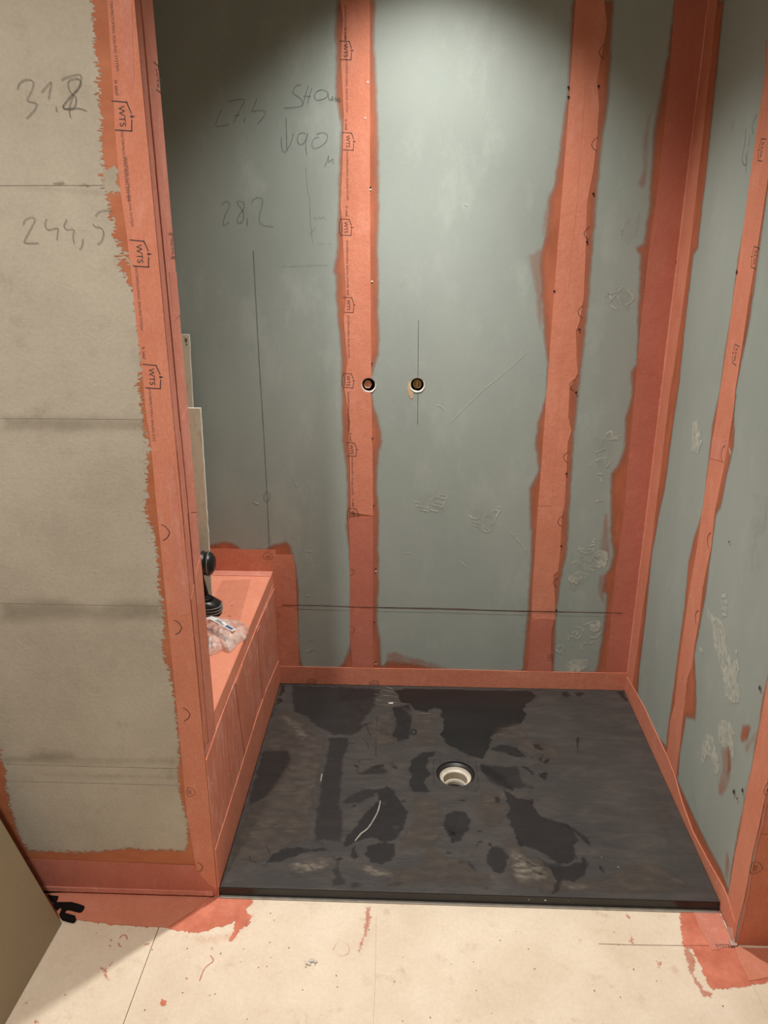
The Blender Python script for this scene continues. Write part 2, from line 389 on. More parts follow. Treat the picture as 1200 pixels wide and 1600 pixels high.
SHIELD = LOGO + [('line', [(0.0, -0.05), (0.25, -0.14), (0.75, -0.14), (0.94, -0.02)], 0.035), ('line', [(0.2, 0.04), (0.8, 0.04)], 0.03)]
BADGE = [('line', [(0.05, 0.0), (0.02, 0.25), (0.15, 0.45), (0.35, 0.62), (0.5, 0.68), (0.65, 0.62), (0.85, 0.45), (0.98, 0.25), (0.95, 0.0)], 0.032),
         ('line', [(0.05, 0.0), (0.3, -0.07), (0.7, -0.07), (0.95, 0.0)], 0.04), ('line', [(0.28, 0.12), (0.72, 0.12)], 0.05), ('line', [(0.3, 0.27), (0.7, 0.27)], 0.05)]
TIP = [('line', [(0.0, 0.02), (0.12, 0.22), (0.3, 0.36), (0.5, 0.44), (0.7, 0.36), (0.88, 0.22), (1.0, 0.02)], 0.05)]
TLINE = [('text', 'WATERPROOFING SEALING SYSTEM', 0.0, 0.0, 0.10, 0.0)]
TSMALL = [('text', 'is seal', 0.0, 0.0, 0.14, 0.004)]
DN, UPW, RT, LT = (0, -1), (0, 1), (1, 0), (-1, 0)
def run_prints(pl, tape, marks, along, up, off, size=0.048, text=True):
    """marks: (x,y,kind) with the px of each mark's start"""
    for x, y, kind in marks:
        flatprint('printed_logo', pl, {'L': LOGO, 'S': SHIELD, 'B': BADGE, 'T': TIP}[kind], (x, y), along, up, size, M['ink'], tape, off)
def printed_line(pl, tape, a, s, along, up, off, scale):
    flatprint('printed_text', pl, s, a, along, up, scale, M['ink'], tape, off)
def tipped(a, b):
    L = math.hypot(b[0]-a[0], b[1]-a[1]); return ((b[0]-a[0])/L, (b[1]-a[1])/L)

# ================================================================== ROOM SHELL
J1, J2 = BACK.uv(560, 500)[0], BACK.uv(880, 500)[0]
HOLE_A, HOLE_B = BACK.uv(576, 601), BACK.uv(652, 601); HR = 0.0205
wall_back = structure(box('wall_back', (XL-0.1, D+0.06, 0), (XR+0.5, D+0.16, CEIL), M['white']))
def board_back(x0, x1, holes=()):
    bm = bmesh.new(); T = 0.0125; n = 40; hs = 0.032; zc = 1.083
    def quad(a, b, c, d, y, fl):
        vs = [bm.verts.new((p[0], y, p[1])) for p in (a, b, c, d)]; bm.faces.new(vs if not fl else vs[::-1])
    def rect(xa, xb, za, zb):
        if xb-xa > 1e-6 and zb-za > 1e-6:
            for y, fl in ((D, 0), (D+T, 1)): quad((xa, za), (xb, za), (xb, zb), (xa, zb), y, fl)
    if not holes: rect(x0, x1, 0, CEIL)
    else:
        rect(x0, x1, 0, zc-hs); rect(x0, x1, zc+hs, CEIL); xp = x0
        for h in holes:
            rect(xp, h[0]-hs, zc-hs, zc+hs); xp = h[0]+hs
            def sq_(a):
                c, q_ = math.cos(a), math.sin(a); k = hs/max(abs(c), abs(q_)); return (h[0]+c*k, zc+q_*k)
            A_ = [2*math.pi*(i+.5)/n for i in range(n)]
            inn = [(h[0]+HR*math.cos(a)*(1+.03*math.sin(3*a)), h[1]+HR*math.sin(a)*(1+.03*math.cos(5*a))) for a in A_]
            out = [sq_(a) for a in A_]
            for y, fl in ((D, 0), (D+T, 1)):
                for i in range(n): quad(out[i], inn[i], inn[(i+1) % n], out[(i+1) % n], y, 1-fl)
                for sx, sz in ((1, 1), (-1, 1), (-1, -1), (1, -1)):   # square corners
                    c_ = (h[0]+sx*hs, zc+sz*hs); near = sorted(out, key=lambda p: (p[0]-c_[0])**2+(p[1]-c_[1])**2)[:2]
                    bm.faces.new([bm.verts.new((p[0], y, p[1])) for p in (near[0], c_, near[1])])
            for i in range(n):
                a, b = inn[i], inn[(i+1) % n]
                bm.faces.new([bm.verts.new(v) for v in ((a[0], D, a[1]), (b[0], D, b[1]), (b[0], D+T, b[1]), (a[0], D+T, a[1]))])
        rect(xp, x1, zc-hs, zc+hs)
    for xx in (x0, x1): bm.faces.new([bm.verts.new(v) for v in ((xx, D, 0), (xx, D, CEIL), (xx, D+T, CEIL), (xx, D+T, 0))])
    bmesh.ops.remove_doubles(bm, verts=list(bm.verts), dist=1e-5)
    bmesh.ops.recalc_face_normals(bm, faces=list(bm.faces))
    return link('plasterboard', bm_mesh('plasterboard', bm), M['green'], wall_back)
g = 0.0008
board_back(XL, J1-g); board_back(J1+g, J2-g, (HOLE_A, HOLE_B)); board_back(J2+g, XR+0.01)

wall_right = structure(box('wall_right', (XR+0.0125, YS+0.012, 0), (XR+1.3, D+0.16, CEIL), M['white']))
JR = RIGHT.uv(1163, 450)[0]
box('plasterboard', (XR, JR+g, 0), (XR+0.0125, D, CEIL), M['green'], wall_right)
box('plasterboard', (XR, YS+0.001, 0), (XR+0.0125, JR-g, CEIL), M['green'], wall_right)
wall_end_z = STUB.uv(1180, 1303)[1]
box('membrane_sheet', (XR+0.001, YS, 0), (XR+1.3, YS+0.012, wall_end_z-0.0008), M['membrane'], wall_right)
box('membrane_sheet', (XR+0.001, YS, wall_end_z+0.0008), (XR+1.3, YS+0.012, CEIL), M['membrane'], wall_right)

wall_partition = structure(box('wall_partition', (XL-0.1, 0.0125, 0), (-0.0125, 0.0875, CEIL), M['joint']))
zj = [0.0, 0.3276, 0.374, 0.7839, 1.1823, 1.5983, CEIL]
for i in range(6):
    gg = 0.0007 if i < 3 else 0.0004
    box('gypsum_board', (XL, 0, zj[i]+(gg if i else 0)), (0, 0.0125, zj[i+1]-gg), M['beige'], wall_partition)
box('membrane_sheet', (-0.0125, 0.0125, 0), (0, 0.0995, CEIL), M['membrane'], wall_partition)
box('gypsum_board', (XL, 0.0875, 0), (-0.0125, 0.0995, CEIL), M['beige'], wall_partition)['label'] = 'board on the hidden back side of the partition'

structure(box('wall_left', (XL-0.1, -3.3, 0), (XL, D+0.06, CEIL), M['beige']))
structure(box('wall_front', (XL-0.1, -3.4, 0), (2.6, -3.3, CEIL), M['white']))
structure(box('wall_far_right', (2.5, -3.3, 0), (2.6, YS+0.012, CEIL), M['white']))
structure(box('ceiling', (XL-0.1, -3.4, CEIL), (2.6, D+0.16, CEIL+0.1), M['white']))
floor = structure(box('floor', (XL-0.1, -3.4, -0.16), (2.6, D+0.16, -0.08), M['joint']))
FJ = FLOOR.uv(222, 1520)[0]
box('floor_board', (XL, -3.3, -0.0125), (FJ-0.0009, D, 0), M['floorb'], floor)
def plate_with_hole(name, lo, hi, cx, cy, h, mat, parent):
    xs, ys = [lo[0], cx-h, cx+h, hi[0]], [lo[1], cy-h, cy+h, hi[1]]; vs, fs = [], []
    for z in (hi[2], lo[2]): vs += [(x, y, z) for y in ys for x in xs]
    for j in range(3):
        for i in range(3):
            if i == 1 and j == 1: continue
            a = j*4+i; fs += [(a, a+1, a+5, a+4), (a+16, a+20, a+21, a+17)]
    rim = [0, 1, 2, 3, 7, 11, 15, 14, 13, 12, 8, 4]
    for i in range(12): a, b = rim[i], rim[(i+1) % 12]; fs.append((a, a+16, b+16, b))
    for a, b in ((5, 6), (6, 10), (10, 9), (9, 5)): fs.append((a, b, b+16, a+16))
    return link(name, mesh(name, vs, fs), mat, parent)
plate_with_hole('floor_board', (FJ+0.0009, -3.3, -0.0125), (XR, D, 0), 0.597, 0.4455, 0.05, M['floorb'], floor)
box('floor_board', (XR+0.0004, -3.3, -0.0125), (2.5, YS+.012, 0), M['floorb'], floor)

# ================================================================== BACK WALL: coats and tapes
fh = [(HOLE_A[0], HOLE_A[1], HR+0.002), (HOLE_B[0], HOLE_B[1], HR+0.002)]
L1 = [(522,-5),(520,60),(522,100),(520,150),(530,200),(528,230),(527,260),(526,300),(524,350),(522,400),(518,424),(522,432),(522,470),(527,520),(530,560),(531,610),(531,690),(537,720),(540,760),(539,800),(537,820),(542,858),(546,900),(547,960),(546,1000),(540,1020),(531,1040),(531,1062)]
R1 = [(590,-5),(588,60),(592,130),(594,200),(596,300),(594,400),(595,480),(596,530),(594,556),(588,574),(584,590),(584,615),(586,632),(591,645),(598,672),(600,690),(595,705),(592,760),(596,800),(594,850),(595,900),(593,950),(592,972),(597,1000),(599,1040),(600,1062)]
film('membrane_coat', BACK, strip(L1, R1), M['paint'], wall_back, holes=fh)
L2 = [(890,-5),(887,60),(883,150),(875,200),(870,240),(862,290),(854,310),(853,330),(848,370),(840,395),(842,440),(843,467),(847,533),(852,573),(850,617),(837,660),(833,693),(838,733),(824,763),(825,800),(827,867),(820,967),(813,1047),(813,1062)]
R2 = [(963,-5),(960,60),(955,150),(945,220),(937,300),(930,380),(928,400),(923,467),(915,550),(907,617),(900,683),(897,733),(892,800),(892,817),(888,867),(877,917),(872,967),(868,1047),(868,1062)]
film('membrane_coat', BACK, strip(L2, R2), M['paint'], wall_back)
film('membrane_smear', BACK, [(822,398),(845,385),(852,420),(850,500),(847,540),(838,500),(836,462),(828,430)], M['paintthin'], wall_back)
film('membrane_smear', BACK, [(853,300),(862,296),(858,345),(850,380),(845,360)], M['paintthin'], wall_back)
L3 = [(1050,-5),(1046,27),(1038,93),(1024,167),(1018,200),(1016,230),(1013,283),(1010,333),(1006,350),(1003,378),(989,386),(997,400),(993,483),(992,567),(983,580),(984,617),(974,653),(972,700),(963,723),(951,738),(951,800),(950,830),(955,867),(950,887),(940,900),(938,925),(945,930),(943,950),(937,1000),(928,1053),(928,1062)]
R3 = [(1112,-5),(1063,400),(1015,800),(984,1062)]
film('membrane_coat', BACK, strip(L3, R3), M['paint'], wall_back)
film('membrane_smear', BACK, [(1020,150),(1004,205),(999,230),(1002,262),(992,290),(1003,300),(1012,290),(1018,200)], M['paintthin'], wall_back)
film('membrane_smear', BACK, [(943,800),(952,800),(955,872),(948,890),(940,880),(933,860)], M['paintthin'], wall_back)
film('membrane_smear', BACK, [(933,900),(945,890),(948,950),(938,940),(932,920)], M['paintthin'], wall_back)
film('membrane_coat', BACK, [(320,850),(335,847),(350,843),(365,846),(378,856),(412,856),(425,848),(436,846),(447,842),(456,850),(461,866),(467,900),(470,925),(469,960),(469,1000),(472,1030),(477,1043),(477,1064),(432,1066),(424,893),(320,893)], M['paint'], wall_back)
film('membrane_coat', BACK, [(476,1044),(520,1043),(533,1036),(550,1040),(598,1036),(603,1030),(640,1033),(680,1042),(720,1047),(770,1046),(813,1044),(868,1046),(900,1048),(930,1046),(980,1052),(980,1068),(600,1066),(476,1064)], M['paint'], wall_back, amp=0.002)
film('membrane_smear', BACK, [(600,1020),(618,1016),(640,1024),(670,1031),(700,1042),(760,1044),(700,1050),(600,1050)], M['paintthin'], wall_back)

arc = [(HOLE_A[0]+(HR+.0005)*math.cos(math.radians(a)), HOLE_A[1]+(HR+.0005)*math.sin(math.radians(a))) for a in range(62, 299, 16)]
tl = [BACK.uv(*q) for q in [(531,-5),(536,30),(534,60),(533,100),(537,180),(535,260),(532,320),(534,345),(537,400),(541,467),(537,500),(543,567),(538,607),(547,660),(545,686),(547,733),(548,800)]]
tr1 = [BACK.uv(*q) for q in [(578,-5),(578,200),(578.5,400),(580,567)]]; tr2 = [BACK.uv(*q) for q in [(581,633),(582.5,733),(583,806)]]
tape = prism('sealing_tape', BACK, tl + list(reversed(tr1 + arc + tr2)), M['tape'], wall_back, 0.0004, 0.0016, 0.0, px=False)
run_prints(BACK, tape, [(533,64,'L'),(537,207,'L'),(534,342,'S'),(538,464,'L'),(538,583,'S'),(543,691,'L'),(546,794,'S')], tipped(BACK.uv(537,100), BACK.uv(541,500)), (1, 0.0), 0.0018, 0.046)
for (x, y, s) in [(538,8,1),(540,93,1),(541,236,1),(541,375,1),(543,492,1),(543,611,1),(549,713,1)]:
    printed_line(BACK, tape, (x, y), TLINE, tipped(BACK.uv(537,100), BACK.uv(541,500)), (1, 0), 0.0018, 0.056)
for (x, y) in [(538,43),(539,186),(540,322),(542,446),(546,676),(550,779)]:
    printed_line(BACK, tape, (x, y), TSMALL, tipped(BACK.uv(537,100), BACK.uv(541,500)), (1, 0), 0.0018, 0.06)
tape = prism('sealing_tape', BACK, [(545,811),(549,809),(583,807),(583,900),(582.5,1000),(584,1056),(551,1056),(550,1030),(547,1000),(547,900),(546,840)], M['tapedark'], wall_back, 0.0006, 0.0022)
run_prints(BACK, tape, [(547.5,888,'T'),(548.5,978,'T')], (0, -1), (1, 0), 0.0024, 0.026)
tape = prism('sealing_tape', BACK, strip([(900,-5),(895,67),(890,143),(885,217),(879,293),(870,400),(860,533),(850,667),(840,800),(832,917),(830,966)],
    [(943,-5),(948,40),(943,70),(937,100),(933,127),(936,167),(933,217),(927,267),(917,320),(915,400),(912,467),(905,505),(900,517),(901,560),(903,583),(890,607),(888,653),(893,673),(887,692),(886,720),(882,790),(878,806),(875,867),(872,893),(865,898),(867,933),(868,968)]), M['tape'], wall_back, 0.0005, 0.0016)
prism('centre_band', BACK, strip([(900,-5),(895,67),(890,143),(885,217),(879,293),(870,400),(860,533),(850,667),(841,790)],[(922,-5),(917,90),(910,200),(903,300),(893,400),(882,520),(872,650),(862,790)]), M['tape'], tape, 0.0014, 0.0021)
run_prints(BACK, tape, [(944,92,'T'),(932,236,'T'),(920,374,'T'),(910,496,'T'),(897,610,'T'),(887,722,'T'),(878,822,'T'),(871,917,'T')], tipped(BACK.uv(880,800), BACK.uv(940,100)), (-1, -0.08), 0.0018, 0.034)
tape = prism('sealing_tape', BACK, [(829,968),(845,965),(866,967),(862,985),(861,1010),(862,1058),(825,1058)], M['tapedark'], wall_back, 0.0007, 0.0026)
run_prints(BACK, tape, [(862,1032,'S')], (0.03, 1), (-1, 0.0), 0.0028, 0.026)
# corner tape: back leg, rounded corner, right leg
tape = prism('corner_tape', BACK, strip([(1055,-5),(1047,100),(1038,200),(1027,300),(1013,400),(1000,517),(990,633),(980,733),(975,800),(963,883),(953,983),(945,1062)],
    [(1108.5,-5),(1060,400),(1011.5,800),(981,1062)]), M['tapedark'], wall_back, 0.0007, 0.0016)
run_prints(BACK, tape, [(1100,151,'T'),(1063,420,'T'),(1037,659,'T')], (0, 1), (-1, 0), 0.0018, 0.036)
vs, fs = [], []; rr = 0.006
for k, z in enumerate(np.linspace(0.06, CEIL, 40)):
    for i in range(6):
        a = math.pi/2*i/5; vs.append((XR-0.001-rr+rr*math.sin(a)+0.0*z, D-0.001-rr+rr*math.cos(a), z))
    if k:
        for i in range(5): b = (k-1)*6+i; fs.append((b, b+1, b+7, b+6))
link('corner_fillet', mesh('corner_fillet', vs, fs), M['tapedust'], tape, True)
# tape round the end of the bench
tape = prism('sealing_tape', BACK, [(300,857),(330,857),(431,859),(431,866),(431,895),(300,895)], M['tape'], wall_back, 0.0006, 0.0014)
tape = prism('sealing_tape', BACK, [(387,868),(420,867),(458,867),(461,885),(463,920),(466,1000),(468,1052),(431,1052),(423,893),(387,892)], M['tape'], wall_back, 0.0008, 0.0020)
run_prints(BACK, tape, [(411,872,'B')], (1, 0), (0, 1), 0.0022, 0.034)
run_prints(BACK, tape, [(433,957,'T')], (0, -1), (1, 0), 0.0022, 0.022)
# base tape
zt = 0.0985
tape = prism('base_tape', BACK, [(-0.0, zt), (0.3, zt-.001), (0.6, zt+.001), (0.9, zt-.001), (XR, zt), (XR, TZ+.001), (0, TZ+.001)], M['tape'], wall_back, 0.0009, 0.0034, 0.0008, px=False)
for u in (0.075, 0.205): run_prints(BACK, tape, [], RT, UPW, .0036)
flatprint('printed_logo', BACK, LOGO, BACK.uv(480, 1069), RT, UPW, 0.034, M['ink'], tape, 0.0036, px=False)
flatprint('printed_logo', BACK, LOGO, BACK.uv(577, 1071), RT, UPW, 0.034, M['ink'], tape, 0.0036, px=False)

# screw holes through the coat
def dots(pl, pts, r, parent, mat, off):
    for (x, y) in pts:
        c = pl.uv(x, y); n = 10
        vs = [pl.P(c[0], c[1], off-0.001)] + [pl.P(c[0]+r*math.cos(6.2832*i/n), c[1]+r*1.15*math.sin(6.2832*i/n), off) for i in range(n)]
        link('screw_hole', mesh('screw_hole', vs, [(0, 1+i, 1+(i+1) % n) for i in range(n)]), mat, parent)
dots(BACK, [(888,137),(888,152),(927,303),(866,455),(905,515),(900,613),(885,740),(877,853),(869,953),(935,135),(917,378)], 0.0032, wall_back, M['darkhole'], 0.0030)
dots(BACK, [(581,568),(582,685),(584,790),(587,889),(585,972),(587,1034),(579,293)], 0.0024, wall_back, M['darkhole'], 0.0028)
dots(BACK, [(581.5,439),(587.5,891.5),(587.5,1036.5),(579,295.5),(575,128),(571,184)], 0.0026, wall_back, M['core'], 0.0025)

# pencil marks on the back wall
K = lambda pts, s, ox, oy: [(ox+x/s, oy+y/s) for x, y in pts]
S5 = 5.0; o5 = (320, 120)
T5 = lambda pts: K(pts, S5, *o5)
ribbons('pencil_writing', BACK, [T5(a) for a in [
    [(130,255),(105,320),(88,375),(110,388),(160,380),(185,372)], [(182,196),(240,180),(305,178),(300,215),(260,290),(225,360)], [(218,308),(270,298)], [(312,322),(308,358)],
    [(408,172),(385,235),(370,270),(420,262),(470,268),(460,315),(410,368)],
    [(755,68),(730,62),(700,90),(690,125),(730,155),(762,185),(755,225),(700,238),(620,243)], [(812,68),(785,150),(765,232)], [(840,85),(818,150),(805,215)], [(770,150),(828,152)],
    [(920,100),(880,110),(860,140),(865,175),(900,180),(950,160),(960,120),(920,100)], [(965,125),(970,170),(985,178),(1000,150),(995,185),(1025,160),(1020,190),(1045,165)], [(1030,180),(1060,185),(1050,165),(1035,175),(1045,195),(1068,190)],
    [(637,320),(640,440),(642,570)], [(600,470),(603,550),(625,590),(650,560),(680,500),(692,440)],
    [(790,440),(745,440),(725,480),(735,520),(765,525),(795,480),(803,440),(790,520),(798,612)],
    [(875,448),(920,435),(958,455),(945,510),(890,550),(850,555),(838,520),(860,480),(895,470)],
    [(935,705),(955,660),(968,615),(968,665),(1000,640),(1003,680)],
    [(135,1000),(160,975),(190,980),(195,1010),(160,1080),(145,1155),(165,1155),(190,1135)],
    [(300,975),(265,970),(255,985),(290,1030),(305,1065),(300,1120),(275,1142),(255,1130),(270,1080),(310,1020),(300,975)], [(332,1100),(335,1160)],
    [(370,985),(385,955),(420,942),(450,955),(450,1000),(430,1080),(430,1130),(460,1160),(520,1168),(540,1170)]]],
    0.0013, M['pencil'], wall_back, 0.0012)
ribbons('pencil_line', BACK, [[(396,392),(405,560),(411,655),(417,765),(421,857)], [(654,500),(653,588)], [(653,614),(652.5,663)]], 0.0018, M['pencil'], wall_back, 0.0012, taper=False)
ribbons('pencil_writing', BACK, [T5(a) for a in [[(790,700),(800,850),(820,960),(825,1080),(832,1180),(845,1300)], [(610,1480),(720,1478),(860,1470),(965,1472)], [(855,1090),(865,1110),(855,1110)],[(875,1105),(900,1095),(905,1110),(925,1095),(945,1110)],[(890,1308),(920,1300),(935,1310)],[(960,1308),(990,1305)],[(820,1240),(860,1175)]]], 0.0011, M['pencilfaint'], wall_back, 0.0012)
ribbons('pencil_circle', BACK, [[(417,769),(413,772),(413,780),(417,784),(421,780),(422,772),(417,769)]], 0.0014, M['pencil'], wall_back, 0.0014)
ribbons('levelling_line', BACK, [[(440,945),(500,946),(560,948),(640,950),(760,953),(860,955),(972,957.5)]], 0.0032, M['redline'], wall_back, 0.0030)
ribbons('levelling_line', BACK, [[(590,948.5),(700,950),(800,954.5),(880,956)]], 0.0018, M['redline'], wall_back, 0.0030)
# scratches
ribbons('scratch', BACK, [[(704,659),(730,632),(763,602),(790,580),(825,548)]], 0.0014, M['dust'], wall_back, 0.0012)
ribbons('scratch', BACK, [[(682,632),(690,635),(694,641)]], 0.0018, M['dust'], wall_back, 0.0012)
ribbons('scratch', BACK, [[(797,831),(810,845),(824,862)]], 0.003, M['dust'], wall_back, 0.0012)
# dusty shoe prints on the back wall
K2 = lambda pts: K(pts, 6.667, 640, 740)
ribbons('shoe_print', BACK, [K2(a) for a in [[(190,400),(195,330),(215,285),(260,245),(310,225)], [(300,210),(390,225)],[(280,240),(375,260)],[(240,280),(355,310)],[(215,310),(335,350)],[(205,370),(295,395)],[(390,225),(370,290),(335,355)],[(65,330),(180,355)],[(95,370),(180,385)],[(55,290),(100,298)]]], 0.0042, M['dust'], wall_back, 0.0011)
ribbons('shoe_print', BACK, [K2(a) for a in [[(755,590),(765,520),(775,450),(820,425),(860,430)],[(610,420),(640,455),(700,465),(740,440)],[(640,490),(745,520)],[(660,530),(740,555)],[(760,580),(800,605),(850,580)],[(780,560),(830,575)],[(800,430),(855,440)],[(860,390),(915,380),(920,400)],[(920,350),(950,345),(945,380),(910,430),(880,510)],[(870,400),(880,490)],[(850,500),(890,520)],[(850,540),(850,480)]]], 0.0042, M['dust'], wall_back, 0.0011)
K6 = lambda pts: K(pts, 7.27, 860, 840)
ribbons('shoe_print', BACK, [K6(a) for a in [[(330,75),(335,140),(430,175),(500,140)],[(345,120),(410,130),(500,125)],[(400,100),(505,75)],[(340,195),(450,240)],[(370,240),(440,265)],[(495,190),(470,245),(440,285)],[(500,210),(590,270),(625,250)],[(500,180),(560,150),(620,160),(650,200)],[(440,320),(570,330)],[(430,340),(490,370)],[(500,210),(540,240),(500,250)],[(220,290),(300,270)],[(480,10),(510,20)],[(470,40),(500,50)],[(270,400),(265,480),(290,520),(330,480)],[(300,380),(440,420)],[(560,230),(620,200)],[(280,240),(330,300)],[(400,300),(390,380)]]], 0.0052, M['dust'], wall_back, 0.0011)
ribbons('shoe_print', BACK, [K6(a) for a in [[(205,1160),(210,1120),(250,1120)],[(250,1080),(300,1060),(300,1100),(270,1100)],[(270,1100),(300,1150),(340,1110)],[(310,1020),(350,1020),(370,1060)],[(380,995),(430,970),(540,950),(565,1000),(520,1060)],[(430,1020),(460,990),(490,1010),(470,1040),(440,1040)],[(440,1130),(520,1130),(560,1080)],[(350,1200),(360,1280)],[(380,1190),(430,1200),(490,1180)],[(80,1240),(120,1215),(150,1250),(120,1300),(150,1330)],[(60,1270),(130,1320)]]], 0.0052, M['dust'], wall_back, 0.0011)
for pol in ([(885,900),(905,890),(912,905),(900,912),(888,910)], [(880,1040),(895,1028),(918,1030),(922,1042),(905,1050),(880,1050)], [(925,865),(945,860),(952,872),(945,888),(930,880)], [(917,975),(938,970),(938,985),(925,990)]):
    film('dust_patch', BACK, pol, M['dust'], wall_back, 0.0009)
T4 = lambda pts: K(pts, 3.0, 800, 400)
ribbons('shoe_print', BACK, [T4(a) for a in [[(435,185),(470,170)],[(445,165),(465,200)],[(460,230),(490,250)],[(455,215),(520,140)],[(480,160),(520,260)],[(540,160),(570,200),(530,230)],[(425,860),(460,820),(475,850),(510,840)],[(440,860),(500,855)],[(390,920),(440,900)],[(365,960),(370,985)],[(390,960),(430,945),(460,960),(440,990)],[(400,1020),(425,1020)],[(415,1040),(420,1060)],[(390,1150),(430,1140)]]], 0.0048, M['dust'], wall_back, 0.0011)
ribbons('shoe_print', BACK, [[(968,375),(975,350),(985,340)],[(990,350),(997,335),(992,370)],[(972,360),(982,382)]], 0.005, M['dustsoft'], wall_back, 0.0011)
for pol in ([(975,335),(1003,330),(1000,360),(990,385),(972,380)], [(945,455),(975,445),(990,455),(985,490),(965,480)], [(925,685),(945,672),(960,680),(955,735),(930,730)], [(890,860),(920,845),(945,870),(900,930),(885,920)], [(872,1010),(885,1003),(885,1020),(875,1025)],
            [(610,440),(640,430),(630,455)], [(650,770),(690,765),(700,800),(655,800)], [(730,790),(780,790),(770,835),(745,830)]):
    film('dust_patch', BACK, pol, M['dustsoft'], wall_back, 0.0009)
ribbons('dust_mark', BACK, [[(459,747),(463,757)],[(478,860),(487,861)],[(477,929),(485,931)],[(473,948),(477,944)],[(632,863),(642,864)],[(643,931),(648,931)],[(718,875),(726,883),(732,886)],[(394,783),(404,787)],[(482,1000),(490,997)],[(480,1018),(490,1012)],[(726,318),(730,321)]], 0.0035, M['dust'], wall_back, 0.0011)
film('torn_paper', BACK, K([(740,255),(700,300),(690,370),(705,450),(740,510),(765,490),(770,420),(745,380),(735,300)], 8, 550, 560), M['tan'], wall_back, cell=0.001, margin=0.003, amp=0.0003)
for c in (HOLE_A, HOLE_B):   # broken white rim of each drilled hole
    vs, fs = [], []; n = 40
    for i in range(n):
        a = 2*math.pi*i/n; w = 0.0018+0.0022*abs(mnoise.noise(Vector((math.cos(a)*2, math.sin(a)*2, c[0]*9)))*2)
        for r_, o_ in ((HR-0.001, 0.0), (HR+w, 0.0019 if c is HOLE_B else 0.002)): vs.append(BACK.P(c[0]+r_*math.cos(a), c[1]+r_*math.sin(a), o_))
    fs = [(2*i, 2*i+1, (2*i+3) % (2*n), (2*i+2) % (2*n)) for i in range(n)]
    link('chipped_rim', mesh('chipped_rim', vs, fs), M['core'], wall_back)

# ================================================================== RIGHT WALL
film('membrane_coat', RIGHT, strip([(1110,-5),(1062,400),(1013,800),(981,1062)], [(1134,-5),(1113,200),(1092,390),(1085,400),(1073,500),(1063,600),(1053,667),(1040,767),(1032,800),(1020,867),(1010,967),(1000,1050),(998,1085),(985,1090)]), M['paint'], wall_right)
film('membrane_coat', RIGHT, [(980,1058),(997,1083),(1013,1127),(1024,1140),(1033,1153),(1040,1160),(1050,1180),(1060,1217),(1083,1267),(1107,1317),(1127,1353),(1141,1390),(1140,1412),(1120,1400),(1040,1240),(1010,1180),(980,1080)], M['paint'], wall_right, amp=0.002)
film('membrane_coat', RIGHT, strip([(1196,60),(1194,150),(1187,207),(1172,300),(1152,400),(1142,483),(1132,543),(1124,607),(1112,660),(1106,717),(1096,800),(1083,838),(1075,875),(1068,950),(1061,997),(1055,1044),(1048,1100),(1041,1147),(1040,1185)],
    [(1225,60),(1222,150),(1213,207),(1203,290),(1188,400),(1174,500),(1164,550),(1154,600),(1148,633),(1150,670),(1148,700),(1138,743),(1128,795),(1121,806),(1115,847),(1109,894),(1103,941),(1094,987),(1087,1025),(1089,1062),(1090,1100),(1088,1128),(1073,1125),(1071,1140),(1064,1180),(1061,1220)]), M['paint'], wall_right)
film('membrane_coat', RIGHT, strip([(1203,1030),(1194,1070),(1187,1108),(1184,1132),(1180,1150),(1172,1200),(1163,1240),(1155,1280),(1147,1320),(1140,1360),(1136,1400)], [(1215,1060),(1202,1108),(1190,1180),(1170,1300),(1150,1400)]), M['paint'], wall_right)
film('membrane_smear', RIGHT, [(1160,1130),(1170,1128),(1176,1135),(1170,1160),(1158,1165),(1155,1150)], M['paint'], wall_right, amp=0.002)
film('membrane_smear', RIGHT, [(1163,1160),(1185,1135),(1180,1160),(1170,1180),(1162,1175)], M['paintthin'], wall_right)
film('membrane_smear', RIGHT, [(1125,1168),(1133,1165),(1140,1163),(1146,1195),(1142,1220),(1130,1248),(1122,1245),(1121,1225),(1127,1200)], M['paintthin'], wall_right, cell=.003)
film('membrane_smear', RIGHT, [(1136,1160),(1141,1165),(1144,1205),(1134,1218),(1136,1185)], M['paint'], wall_right, cell=.003, margin=.008)
film('membrane_smear', RIGHT, [(1133,1330),(1140,1325),(1142,1350),(1138,1385),(1131,1365)], M['paintthin'], wall_right)
tape = prism('sealing_tape', RIGHT, strip([(1200,60),(1197,113),(1190,160),(1183,207),(1170,300),(1157,400),(1147,467),(1137,540),(1123,633),(1110,717),(1098,800),(1090,856),(1080,912),(1070,978),(1061,1044),(1055,1100),(1048,1127),(1042,1185)],
    [(1224,60),(1222,113),(1215,180),(1209,230),(1198,300),(1183,400),(1170,477),(1158,560),(1150,610),(1147,650),(1138,700),(1128,750),(1118,800),(1112,856),(1104,894),(1099,920),(1093,969),(1086,1010),(1082,1044),(1075,1060),(1072,1085),(1068,1120),(1063,1167),(1058,1207),(1057,1222)]), M['tape'], wall_right, 0.0008, 0.0018)
prism('overlap_patch', RIGHT, [(1115,683),(1136,688),(1133,722),(1111,716)], M['tapedust'], tape, 0.0016, 0.0026)
al = tipped(RIGHT.uv(1180, 400), RIGHT.uv(1150, 560))
run_prints(RIGHT, tape, [(1181,420,'L'),(1151,571,'L')], (al[0]*-1, al[1]*-1), (1, 0.05), 0.0020, 0.046)
run_prints(RIGHT, tape, [(1192,252,'L')], (al[0]*-1, al[1]*-1), (1, 0.05), 0.0020, 0.046)
run_prints(RIGHT, tape, [(1131,722,'T'),(1109,856,'T'),(1090,976,'T')], (0, 1), (1, 0), 0.0028, 0.04)
